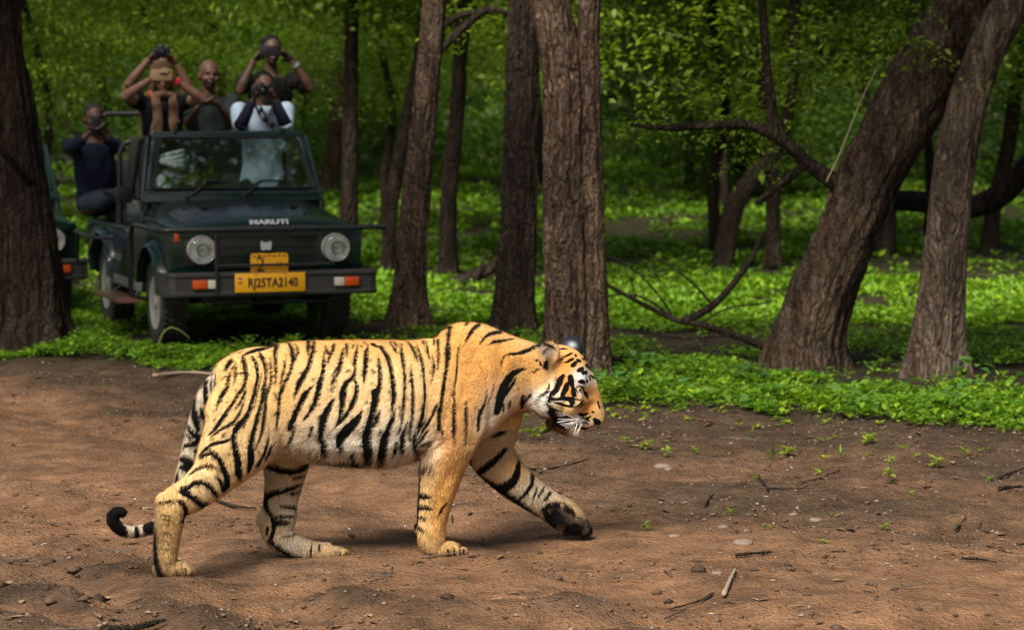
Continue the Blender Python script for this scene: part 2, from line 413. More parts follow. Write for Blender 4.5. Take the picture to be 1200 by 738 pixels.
# ================================================================== trees
def bark_material(name, dark, light, moss=.15, plate=1.0):
    m = mat(name, light, .9, 0, .12); t = NT(m)
    co = t.co((1, 1, .16)); nz = t.new('ShaderNodeTexNoise'); nz.inputs['Scale'].default_value = 5; nz.inputs['Detail'].default_value = 4; t.l.new(t.co((1, 1, .8)), nz.inputs['Vector'])
    vm = t.new('ShaderNodeVectorMath', operation='MULTIPLY_ADD'); t.l.new(nz.outputs['Color'], vm.inputs[0]); vm.inputs[1].default_value = (.16, .16, .10); t.l.new(co, vm.inputs[2]); wco = vm.outputs[0]
    n1 = t.noise(wco, 20*plate, 7, .72, .3); n2 = t.noise(t.co((1, 1, .5)), 60, 4, .65); n3 = t.noise(t.co((1, 1, .4)), 2.6, 4)
    cr = t.voro(wco, 26*plate, 'DISTANCE_TO_EDGE')
    c = t.ramp(n1, [(.38, dark), (.54, tuple((a+b)/2 for a, b in zip(dark, light))), (.70, light)])
    c = t.mix(1.0, c, t.mrange(n2, .3, .7, .65, 1.3), 'MULTIPLY'); c = t.mix(1.0, c, t.mrange(n3, .35, .7, .55, 1.4), 'MULTIPLY'); pt = t.mrange(t.noise(t.co((1, 1, .6)), 4.2, 5, .7), .60, .66, 0, 1); c = t.mix(t.math('MULTIPLY', pt, .45), c, tuple(min(.4, x*1.5+.03) for x in light))
    c = t.mix(t.math('MULTIPLY', t.mrange(cr, 0, .10, 1, 0, True), .60), c, tuple(x*.5 for x in dark))
    c = t.mix(t.math('MULTIPLY', t.mrange(n3, .55, .72, 0, 1), moss), c, (.06, .07, .03)); t.base(c)
    h = t.math('ADD', t.math('MULTIPLY', t.mrange(cr, 0, .25, 0, 1, True), .6), t.math('ADD', t.math('MULTIPLY', n1, 1.2), t.math('MULTIPLY', n2, .5))); t.bump(h, .9, .035)
    return m
M_bark = bark_material('bark_brown', (.032, .021, .014), (.210, .142, .096))
M_bark_dark = bark_material('bark_dark', (.016, .011, .008), (.075, .052, .037))
M_bark_pale = bark_material('bark_pale', (.050, .034, .025), (.310, .225, .160), .1, .8)
M_bark_red = bark_material('bark_reddish', (.035, .022, .016), (.270, .180, .122), .05, 1.1)

def trunk_mesh(name, paths, seg=56, step=.035, rid=.07, flare=.35, seed=0, lobes=5):
    "tapering, ridged trunk or limb along world points with radii; several fused stems may share the mesh"
    VV, FF, n0 = [], [], 0
    for ip, (pts, rad, fl) in enumerate(paths):
        A = catmull([(*p, r) for p, r in zip(pts, rad)], 10); seglen = np.r_[0, np.cumsum(np.linalg.norm(np.diff(A[:, :3], axis=0), axis=1))]
        n = max(8, int(seglen[-1]/step)); s = np.linspace(0, seglen[-1], n)
        B = np.stack([np.interp(s, seglen, A[:, k]) for k in range(4)], 1)
        Tn = np.gradient(B[:, :3], axis=0); Tn /= np.linalg.norm(Tn, axis=1)[:, None]
        u = np.cross(Tn, np.array([0, 1.0, 0.001])); u /= np.linalg.norm(u, axis=1)[:, None]; w = np.cross(Tn, u)
        a = np.linspace(0, 2*math.pi, seg, endpoint=False); ca, sa = np.cos(a), np.sin(a)
        S_, A_ = np.meshgrid(s, a, indexing='ij'); cA, sA = np.cos(A_), np.sin(A_)
        r = B[:, 3:4]; k = r.mean()
        rr = r*(1 + rid*1.1*fbm(cA*3.2, sA*3.2, S_*.55/max(k, .05)*.35, 3, seed+ip) + rid*1.5*(np.abs(fbm(cA*5.5, sA*5.5, S_*1.6, 3, seed+9+ip))*2.4-.5) + rid*.25*noise(cA*16, sA*16, S_*22, seed+5))
        if fl: rr = rr*(1 + flare*np.exp(-S_/(2.2*k))*(.55 + .8*np.cos(A_*lobes + 2*seed + 1.5*np.sin(A_*2+seed))))
        V = B[:, None, :3] + u[:, None, :]*(rr*ca)[:, :, None] + w[:, None, :]*(rr*sa)[:, :, None]
        VV.append(V.reshape(-1, 3)); i = np.arange(n*seg).reshape(n, seg); j = np.roll(i, -1, 1)
        FF.append(np.stack([i[:-1], j[:-1], j[1:], i[1:]], 2).reshape(-1, 4) + n0); n0 += n*seg
    return mesh_np(name, np.concatenate(VV), np.concatenate(FF))
def pxpath(rows, Y, sink=.08):
    "rows (u, v, radius px[, extra distance]) -> world points and radii; the first point is sunk into the ground"
    P, Rr = [], []
    for k, r in enumerate(rows):
        y = Y + (r[3] if len(r) > 3 else 0.0); p = at(r[0], r[1], y)
        P.append(p); Rr.append(r[2]*y/FPX)
    P[0] = P[0] - np.array([0, 0, sink]); return P, Rr
def crown_mesh(name, n, rx, ry, rz, leaf, clumps, dark, light, seed, flat=.5, spread=.22, hang=0.0):
    rg = np.random.default_rng(seed)
    c = rg.normal(0, 1, (clumps, 3)); c /= np.linalg.norm(c, axis=1)[:, None]; c *= (rg.random(clumps)**.38)[:, None]
    k = rg.integers(0, clumps, n); sp = spread*rg.uniform(.5, 1.3, clumps)[k][:, None]
    p = c[k] + rg.normal(0, 1, (n, 3))*sp*np.array([1, 1, flat]); P = p*np.array([rx, ry, rz])
    P[:, 2] -= hang*np.hypot(p[:, 0], p[:, 1])**2
    az = rg.uniform(0, 6.283, n); el = rg.normal(-.25, .4, n); sz = leaf*rg.uniform(.55, 1.3, n)
    tone = rg.uniform(.65, 1.3, clumps)[k][:, None]
    t = rg.random(n)[:, None]; col = (np.array(dark)*(1-t) + np.array(light)*t)*tone
    return leaf_mesh(name, P, az, el, sz, sz*rg.uniform(.42, .62, n), col, rg.normal(0, .5, n))
CROWNS = [crown_mesh('crown_open', 14000, 1.9, 1.9, .95, .064, 90, (.060, .120, .010), (.190, .270, .020), 1),
          crown_mesh('crown_dense', 15000, 1.7, 1.7, 1.25, .062, 70, (.045, .105, .010), (.130, .215, .018), 2, .6),
          crown_mesh('crown_layered', 14000, 2.2, 2.0, .8, .062, 60, (.075, .135, .010), (.220, .300, .020), 3, .3),
          crown_mesh('crown_small_leaf', 13000, 1.5, 1.5, 1.0, .054, 80, (.065, .125, .010), (.190, .285, .018), 4, .45)]
BIGC = [crown_mesh('unseen_canopy_wide', 7000, 2.6, 2.6, 1.3, .17, 110, (.035, .080, .010), (.100, .170, .020), 6, .5),  # high crowns out of view, placed for the shade they cast
        crown_mesh('unseen_canopy_deep', 7000, 2.2, 2.2, 1.7, .17, 90, (.035, .080, .010), (.100, .170, .020), 7, .6)]
SHRUBS = [crown_mesh('shrub_round', 4200, .9, .9, .75, .080, 60, (.028, .080, .010), (.085, .170, .018), 8, .6),
          crown_mesh('shrub_loose', 3200, 1.1, 1.0, .7, .085, 40, (.040, .100, .012), (.110, .200, .020), 9, .5, .26)]

SPRAYS = [crown_mesh('leaf_spray', n_, .42, .42, .26, .062, c_, (.085, .150, .010), (.230, .310, .022), 30+n_, .45, .25, .25) for n_, c_ in ((210, 16), (150, 12), (260, 20))]
def tree(name, label, stems, bark, crowns, Y, group=None, seed=0, seg=88, step=.03, rid=.07, flare=.5, limbs=(), cat='tree', sprays=()):
    base = stems[0][0]; p0 = at(base[0], base[1], Y); p0[2] = 0
    t = thing(name, label, cat, tuple(p0), 0, group)
    paths = []
    for q in stems:
        P, Rr = pxpath(q, Y); paths.append(([p-p0 for p in P], Rr, True))
    link('trunk', trunk_mesh('trunk', paths, seg, step, rid, flare, seed), bark, t)
    for q in limbs:
        P, Rr = pxpath(q, Y, 0)
        link('limb', trunk_mesh('limb', [([p-p0 for p in P], Rr, False)], 18, .05, .08, 0, seed+3), M_bark_dark, t)
    for (u, v, dy, s) in sprays:
        p = at(u, v, Y+dy); o = link('leaf_spray', SPRAYS[(u+v) % 3], M_leaf, t, tuple(p-p0), (0, 0, u)); o.scale = (s*5, s*5, s*5); o['kind'] = 'stuff'
    for (me, x, y, z, s, rz) in crowns:
        o = link('crown', me, M_leaf, t, (x-p0[0], y-p0[1], z), (0, 0, rz)); o.scale = (s, s, s)
    return t
B, BD, BP, BR = M_bark, M_bark_dark, M_bark_pale, M_bark_red
cw, cd = BIGC
tree('tree', 'thick dark gnarled double trunk at the left edge, in front of the second jeep', [[(43,402,35),(42,330,28),(34,250,25),(21,150,21.5),(9,60,18),(2,-30,18),(-20,-200,15)], [(4,398,24),(8,300,20),(4,200,20),(-14,100,18),(-50,0,16),(-110,-160,12)]], BD,
     [(cw, -4.4, 17.2, 5.2, .62, 0), (cd, -3.0, 16.6, 5.7, .66, 1), (cw, -6.2, 19.0, 5.4, .7, 2), (cw, -4.6, 8.5, 11.2, .75, 3)], 19.6, seed=1, rid=.13, flare=.55, limbs=[[(36,215,5,-.3),(14,190,4.5,-.6),(-12,162,4,-.8)]])  # unseen crowns set to shade the jeeps; the last added for the windscreen to reflect
tree('tree', 'slim pale brown trunk standing just right of the jeep', [[(481,387,27),(480,350,20),(484,280,17.5),(491,200,15.5),(500,100,14.5),(507,20,14),(512,-60,13),(520,-250,11)]], B,
     [(cd, -.7, 22.6, 6.6, .70, .4)], 21.2, seed=2, limbs=[[(503,70,6),(530,45,5),(570,12,4),(600,18,3)], [(506,40,5),(540,18,4),(580,14,3)]])
tree('tree', 'tall dark trunk between the slim pale trunk and the forked trunk behind the tiger\'s shoulder', [[(606,395,27),(606,350,22),(608,280,21),(610,200,20),(612,100,19),(614,20,19),(617,-60,18),(600,-250,14)]], BD,
     [(cw, .9, 24.2, 8.5, .8, 3)], 20.7, seed=3, rid=.09, sprays=((560, 20, 1.5, .22), (640, 40, 2.5, .24), (720, 30, 2.0, .26)))
tree('tree', 'thick reddish forked trunk rising directly behind the tiger\'s head', [[(666,446,30),(664,400,26),(662,300,25),(661,200,24.5),(660,100,24),(652,40,23),(640,-10,20),(600,-120,15)], [(698,448,24),(697,400,18),(693,300,16),(691,200,15.5),(690,100,14.5),(690,30,13),(700,-60,12),(740,-200,9)]], BR,
     [(cd, .95, 15.3, 6.3, .55, 5)], 17.6, seed=4, rid=.10, flare=.4)  # unseen crown set forward of its trunk to shade the mid-ground
tree('tree', 'massive dark trunk leaning to the right with a low horizontal limb', [[(943,433,47),(946,400,40),(960,350,36),(980,300,35.5),(1003,250,37),(1024,200,38),(1080,100,41),(1130,30,42),(1185,-50,38),(1290,-230,26)]], B,
     [(cw, 4.2, 15.4, 5.3, .85, 0), (cd, 2.6, 15.2, 5.8, .8, 2)], 18.4, seed=5, rid=.09, flare=.3, sprays=((880, 172, .3, .10), (915, 150, .2, .12), (940, 168, .3, .09), (860, 120, .6, .14), (905, 60, .4, .16), (950, 30, .8, .22), (1010, 45, .9, .2), (1060, 22, -.6, .16), (780, 60, 1.5, .26), (830, 20, 1.2, .24), (1150, 85, -.7, .07), (760, 130, 1.0, .10)),  # unseen crowns, also set forward for shade on the ground behind
     limbs=[[(1000,225,14),(970,208,10),(945,190,8.5),(925,170,8),(900,155,7),(870,146,5.5),(820,148,4.5),(775,150,3.5),(738,146,2)], [(908,158,7),(903,110,5.5),(896,50,5),(892,-20,4)], [(945,192,6),(918,213,5),(895,232,4.5),(885,238,3)],
            [(1010,242,12,.1),(1045,236,12,.5),(1085,237,13,.7),(1130,244,12,.8),(1168,230,14,.8),(1200,200,14,.8),(1260,140,14,.9)]])
tree('tree', 'pale smooth mottled trunk at the right in front of the leaning tree', [[(1098,443,35),(1100,400,28),(1108,300,25),(1118,200,24),(1135,120,23),(1156,60,22),(1185,5,22),(1240,-90,21),(1300,-250,16)]], BP,
     [(cw, 5.6, 16.6, 6.2, .8, 1)], 17.8, seed=6, rid=.045, flare=.5)
tree('tree', 'straight thin dark trunk behind, between the two slim trunks', [[(525,324,12),(525,250,10),(530,180,9.5),(535,140,9),(540,60,8.5),(548,-60,8),(550,-200,7)]], BD, [(CROWNS[0], -.6, 27.2, 3.6, .9, 0)], 26.9, seed=7, seg=28, step=.06)
tree('tree', 'slender dark trunk leaning right, behind and left of the slim pale trunk', [[(454,320,9),(458,250,8.5),(465,200,8),(474,155,8),(487,90,7),(500,0,7),(510,-160,6)]], BD, [(CROWNS[3], -1.0, 27.8, 3.5, 1.0, 1)], 27.4, seed=8, seg=24, step=.06)
tree('tree', 'far grey brown trunk just beyond the jeep\'s windscreen corner', [[(386,247,13),(389,200,10),(394,150,9),(400,80,9),(410,-40,8)]], B, [(CROWNS[1], -2.6, 40.6, 3.9, 1.2, 1)], 39.8, seed=9, seg=24, step=.08)
tree('tree', 'crooked dark trunk bending right with a second stem, behind the dead branches', [[(846,320,14),(852,280,12),(862,240,12),(884,206,11),(905,184,9),(922,140,8),(930,60,7),(930,-80,6)], [(907,300,9),(906,250,8),(906,200,8),(900,150,7),(890,80,6)]], BD, [(CROWNS[2], 2.6, 27.0, 3.5, .9, 2)], 27.4, seed=10, seg=28, step=.06)
tree('tree', 'dark stump-like trunk seen between the leaning and the mottled trunk', [[(1034,307,15),(1038,250,12),(1046,200,11),(1060,120,10),(1075,0,9)]], BD, [(CROWNS[1], 4.0, 29.6, 3.6, 1.0, 3)], 28.9, seed=11, seg=24, step=.06)
tree('tree', 'thin dark trunk leaning right, just right of the mottled trunk', [[(1158,302,11),(1165,240,9.5),(1180,180,9),(1192,100,8),(1210,0,7)]], BD, [(CROWNS[0], 5.6, 30.0, 3.6, 1.0, 4)], 29.6, seed=12, seg=24, step=.06)

# the understorey behind: small trees and shrubs of the dim wood
rr = random.Random(12)
UND = 'understorey trees of the dim wood behind'
def under_proto(k):
    t = thing('understorey_tree', 'small leafy tree with a thin dark trunk in the dim wood behind', 'tree', (0, 0, 0), 0, UND)
    pts = [(0, 0, -.15), (.05, 0, .8), (-.06, .05, 1.6), (.08, 0, 2.4), (.2*(k-1), .1, 3.4)]
    link('trunk', trunk_mesh('trunk', [(pts, [.075, .06, .052, .045, .03], True)], 14, .12, .06, .3, 20+k), M_bark_dark, t)
    o = link('crown', CROWNS[k], M_leaf, t, (0, 0, 2.55)); o2 = link('crown', CROWNS[(k+1) % 4], M_leaf, t, (.8, .6, 3.9)); return t
protos = [under_proto(k) for k in range(4)]
spots = []
for (y0, y1, n, sp) in ((27.5, 31, 4, 2.2), (31, 37, 8, 2.2), (37, 45, 10, 2.3), (45, 54, 12, 2.4)):
    k = 0
    while k < n:
        yy = rr.uniform(y0, y1); xx = rr.uniform(-.235, .235)*yy
        if any(math.hypot(xx-a, yy-b) < sp for a, b in spots): sp *= .985; continue
        spots.append((xx, yy)); k += 1
def where(xx, yy, what, many):
    u = CX + FPX*xx/yy; w = 'the jeeps' if u < 430 else ('the centre trunks' if u < 720 else 'the leaning tree')
    return what + ' in the dim wood behind ' + w, None, many + ' in the dim wood behind ' + w
used = set()
for (xx, yy) in spots:
    k = rr.randrange(4)
    o = protos[k] if k not in used else copy_tree(protos[k]); used.add(k)
    tag(o, *where(xx, yy, 'small leafy tree with a thin dark trunk', 'trees'))
    o.location = (xx, yy, float(ground_z(xx, yy, False))); o.rotation_euler.z = rr.uniform(0, 6.28); s = rr.uniform(.8, 1.25)
    if yy < 31: s *= 1.08
    o.scale = (s, s, s*rr.uniform(.92, 1.15))
SHG = 'shrubs on the dim forest floor behind'
used = set()
for i in range(34):
    yy = rr.uniform(37, 58); xx = rr.uniform(-.22, .22)*yy; k = i % 2; s = rr.uniform(.6, 1.5)
    t = thing('shrub', where(xx, yy, 'low green shrub', '')[0], 'shrub', (xx, yy, float(ground_z(xx, yy, False))), rr.uniform(0, 6.28), where(xx, yy, '', 'shrubs')[2]); t.scale = (s, s, s)
    link('foliage', SHRUBS[k], M_leaf, t, (0, 0, .55))
# the far wood: one mass of leaves and stems that closes the view
rg = np.random.default_rng(5); n = 60000
yy = rg.uniform(56, 88, n); xx = rg.uniform(-.27, .27, n)*yy; zz = .6 + 11*rg.random(n)**1.3 + .3*fbm(xx*.5, yy*.5, o=2, seed=71)
keep = rg.random(n) < np.clip(.55 + 1.6*fbm(xx*.45, yy*.3, zz*.5, 3, 72), .02, 1); P = np.stack([xx, yy, zz], 1)[keep]; m_ = len(P)
tone = np.clip(.8+.8*fbm(P[:, 0]*.6, P[:, 1]*.6, P[:, 2]*.7, 2, 73), .4, 1.5)[:, None]; tt = rg.random(m_)[:, None]
tag(link('far_wood', leaf_mesh('far_wood', P, rg.uniform(0, 6.28, m_), rg.normal(-.2, .5, m_), .42*rg.uniform(.6, 1.3, m_), .24, (np.array((.025, .065, .010))*(1-tt) + np.array((.075, .140, .018))*tt)*tone, rg.normal(0, .6, m_)), M_leaf), kind='stuff')
# ================================================================== the tiger
TH = R(22.0)                                   # it walks to the right and slightly away
TO = np.array([-0.609, 11.10, 0.0])
_th = np.array([math.cos(TH), math.sin(TH), 0]); _tl = np.array([-math.sin(TH), math.cos(TH), 0])
def T(u, v, c=0.0):
    "tiger-space point at pixel (u, v), c metres to the left of the animal's middle plane (minus = the near side)"
    d = ray(u, v); t = (c - (CAMP - TO) @ _tl)/(d @ _tl); p = CAMP + d*t - TO
    return np.array([p @ _th, c, p[2]])
def t_project(P):
    return project(TO + P[:, :1]*_th + P[:, 1:2]*_tl + P[:, 2:3]*np.array([0, 0, 1.0]))

def loft(mb, secs, seg=28, egg=0.0, sq=2.0):
    "secs: (edge point a, edge point b, half width): superelliptic rings whose half axes are (a-b)/2 and the lateral axis"
    V = []
    for k, (a, b, hw, c) in enumerate(secs):
        a = np.array(a); b = np.array(b); m = (a+b)/2; e = (a-b)/2
        for j in range(seg):
            t = 2*math.pi*j/seg; ct, st = math.cos(t), math.sin(t)
            ct2 = math.copysign(abs(ct)**(2/sq), ct); st2 = math.copysign(abs(st)**(2/sq), st)
            V.append(m + e*ct2 + np.array([0, 1, 0])*hw*st2*(1 - egg*ct))
    n = len(secs)
    F = [(i*seg+k, i*seg+(k+1)%seg, (i+1)*seg+(k+1)%seg, (i+1)*seg+k) for i in range(n-1) for k in range(seg)]
    F += [tuple(range(seg-1, -1, -1)), tuple((n-1)*seg+k for k in range(seg))]
    mb.add(V, F)
def limb(mb, rows, seg=20, sub=4, sq=2.0):
    "rows: u, v, lateral place, radius in pixels across the path, lateral half width in metres"
    A = catmull(rows, sub); secs = []
    for i in range(len(A)):
        d = A[min(i+1, len(A)-1), :2] - A[max(i-1, 0), :2]; d = d/(np.linalg.norm(d)+1e-9); nn = np.array([d[1], -d[0]])
        u, v, c, r, hw = A[i]
        secs.append((T(u+nn[0]*r, v+nn[1]*r, c), T(u-nn[0]*r, v-nn[1]*r, c), hw, c))
    # rounded ends
    loft(mb, secs, seg, sq=sq)
    return A
def blob(mb, u, v, c, ru, rv, rc, rot=0.0):
    o = T(u, v, c); sc = 1/291.0
    M = Matrix(((math.cos(rot), 0, math.sin(rot)), (0, 1, 0), (-math.sin(rot), 0, math.cos(rot))))
    mb.ell(o, (ru*sc, rc, rv*sc), 18, 12, M)

tb = MB()
torso = [(250,434, 252,466, .045), (258,424, 268,508, .095), (276,413, 298,528, .135), (303,405, 326,536, .160), (335,401, 346,538, .172),
         (370,399, 375,540, .182), (410,398, 410,544, .195), (450,398.5, 447,545, .200), (485,399, 480,538, .190), (509,394, 506,531, .172),
         (524,384, 520,526, .150), (542,378, 540,522, .140), (562,379, 560,516, .150), (583,386, 577,503, .140), (603,394, 590,489, .122),
         (624,401, 606,482, .112), (645,406, 626,482, .104)]
secs = []
for (a, b, c_, d_, hw) in catmull(torso, 3): secs.append((T(a, b), T(c_, d_), hw, 0))
loft(tb, secs, 40, egg=.12, sq=2.25)
head = [(630,405, 612,478, .085), (645,404, 628,484, .112), (660,404, 641,489, .128), (673,409, 651,492, .130), (683,419, 658,495, .116), (691,431, 663,500, .094),
        (697.5,443, 668,506, .074), (702.5,458, 675,508, .064), (706.5,473, 684,505, .058), (708.5,486, 693,501, .046), (707,493, 699,499, .028)]
secs = []
for (a, b, c_, d_, hw) in catmull(head, 3): secs.append((T(a, b), T(c_, d_), hw, 0))
loft(tb, secs[:13], 36, egg=.10, sq=2.1); loft(tb, secs[11:], 36, egg=.34, sq=2.0)
# jaw, muzzle pads, chin, brows, cheeks
limb(tb, [(648,490,0,12,.06), (662,499,0,11,.05), (674,506,0,8,.035), (681,509,0,4,.02)])
for s in (-1, 1):
    blob(tb, 688, 491, s*.034, 15, 12, .036, .35); blob(tb, 701, 484, s*.012, 9, 9, .026)          # whisker pad, nose tip
    blob(tb, 682, 443, s*.062, 11, 7, .022, .9)                  # brow
    blob(tb, 663, 472, s*.085, 19, 19, .046); blob(tb, 680, 470, s*.055, 10, 9, .03)                     # cheek
    blob(tb, 644, 469, s*.085, 22, 22, .062)                     # ruff
    blob(tb, 632, 462, s*.060, 22, 20, .060)
# far foreleg's shoulder and near shoulder blade
NF = limb(tb, [(553,412,-.070,18,.030), (548,442,-.098,40,.056), (532,487,-.112,42,.068), (523,522,-.108,33,.062), (516,556,-.102,25,.052),
          (509.5,588,-.098,20,.044), (506,614,-.097,16.5,.040), (506,634,-.097,15.5,.040), (507,646,-.097,11,.042)])
FF = limb(tb, [(570,420,.085,30,.045), (575,470,.10,40,.06), (574,507,.105,32,.060), (576,532,.105,28,.056), (600,561,.100,22,.050), (630,583,.098,18.5,.043),
          (649,595,.097,18,.043), (660,602,.097,19,.048), (672,610,.097,17,.052)])
NH = limb(tb, [(300,445,-.070,40,.066), (292,483,-.100,51,.076), (283,510,-.108,47,.074), (264,538,-.112,36,.064), (246,561,-.112,25.5,.050), (223,579,-.111,21,.044),
          (204,592,-.110,20,.040), (198,613,-.110,17,.037), (194.5,638,-.110,15,.037), (193,656,-.110,14.5,.040), (196,669,-.110,9,.042)])
FH = limb(tb, [(318,440,.075,40,.065), (332,490,.100,50,.072), (335,530,.100,32,.060), (333,560,.098,23.5,.050), (329,586,.096,20,.044), (326,606,.095,21.5,.040),
          (324,621,.095,19,.040), (334,634,.095,15.5,.038), (352,643,.095,13.5,.037), (373,646.5,.095,11.5,.040), (388,646,.095,10.5,.044)])
# paws
def paw(u, v, c, du, dv, L, side, rt=6.5):
    "toes in a row across the front of a paw"
    for k, off in enumerate((-.033, -.012, .012, .033)):
        q = 0 if k in (1, 2) else -3.5
        blob(tb, u+du*(L+q)*.9, v+dv*(L+q)*.9, c+off, rt+1.5, rt, .0135)
        blob(tb, u+du*(L+q-7)*.9, v+dv*(L+q-7)*.9-1.5, c+off*.95, rt+2, rt+1, .015)
blob(tb, 205, 667, -.110, 20, 10.5, .048); paw(206, 669.5, -.110, 1, 0, 17, 1)
blob(tb, 187, 666, -.110, 8, 10, .035)
blob(tb, 521, 644, -.097, 22, 11, .050); paw(522, 646.5, -.097, 1, 0, 21, 1, 7)
blob(tb, 490, 617, -.090, 5, 6, .014)
blob(tb, 382, 647, .095, 20, 9, .046); paw(385, 648.5, .095, 1, -.05, 19, 1, 6)
blob(tb, 667, 606, .097, 28, 18, .054, .60); paw(668, 609, .097, .83, .55, 25, 1, 7.5)
for k, off in enumerate((-.030, -.008, .015)):
    blob(tb, 676+5*k, 618+3*k*.5, .06+k*.004, 7, 5.5, .012, .5)
blob(tb, 661, 609, .058, 10, 8, .014, .6)
blob(tb, 192, 587, -.110, 10, 11, .032)
blob(tb, 307, 608, .095, 7, 10, .028)
# tail
TL = limb(tb, [(276,440,.0,10,.034), (262,444,.0,14,.042), (246,462,.0,14,.042), (235,490,.01,13,.040), (226,522,.03,12,.037), (217,555,.035,11,.034), (207,585,.03,9.5,.031),
          (194,608,.02,8.5,.029), (176,619,.01,7.6,.026), (156,622.5,.0,7.4,.025), (141,619,-.005,7.6,.026), (132.5,610,-.01,7.6,.026), (133,602,-.012,7.2,.025), (141,599,-.015,6.5,.022), (148,602,-.02,4.5,.016)], 16, 4)
# ears: the near one shows its hollow front, the far one its back
def ear(u, v, c, ru, rv, rot, rim):
    o = np.array(T(u, v, c)); sc = 1/291.0; M = Euler(rot).to_matrix()
    tb.ell(o, (ru*sc, .010, rv*sc), 22, 12, M)
    if rim:
        P_ = [Vector(o) + M @ Vector((ru*sc*1.0*math.cos(a), -.010, rv*sc*1.0*math.sin(a))) for a in np.linspace(-.9, math.pi+.9, 26)]
        tb.tube(P_, [.006 + .004*math.sin(math.pi*k/25) for k in range(26)], 8)
        tb.ell(Vector(o) + M @ Vector((-.3*ru*sc, -.012, -.8*rv*sc)), (.013, .016, .022), 12, 8)
    else: tb.ell(Vector(o) + M @ Vector((0, -.004, -.1*rv*sc)), (ru*sc*.85, .020, rv*sc*.85), 18, 10, M)
ear(643, 415, -.098, 10.5, 12.5, (R(6), R(24), R(-4)), True)
ear(671, 407, .082, 15, 15.5, (R(-20), R(24), R(-8)), False)
blob(tb, 647, 427, -.080, 9, 8, .028); blob(tb, 672, 418, .06, 10, 10, .03)

tiger_me = remeshed(tb, .0052, 5, .5)
tiger_me.name = 'tiger_body'
TV = verts_of(tiger_me); TN = normals_of(tiger_me)

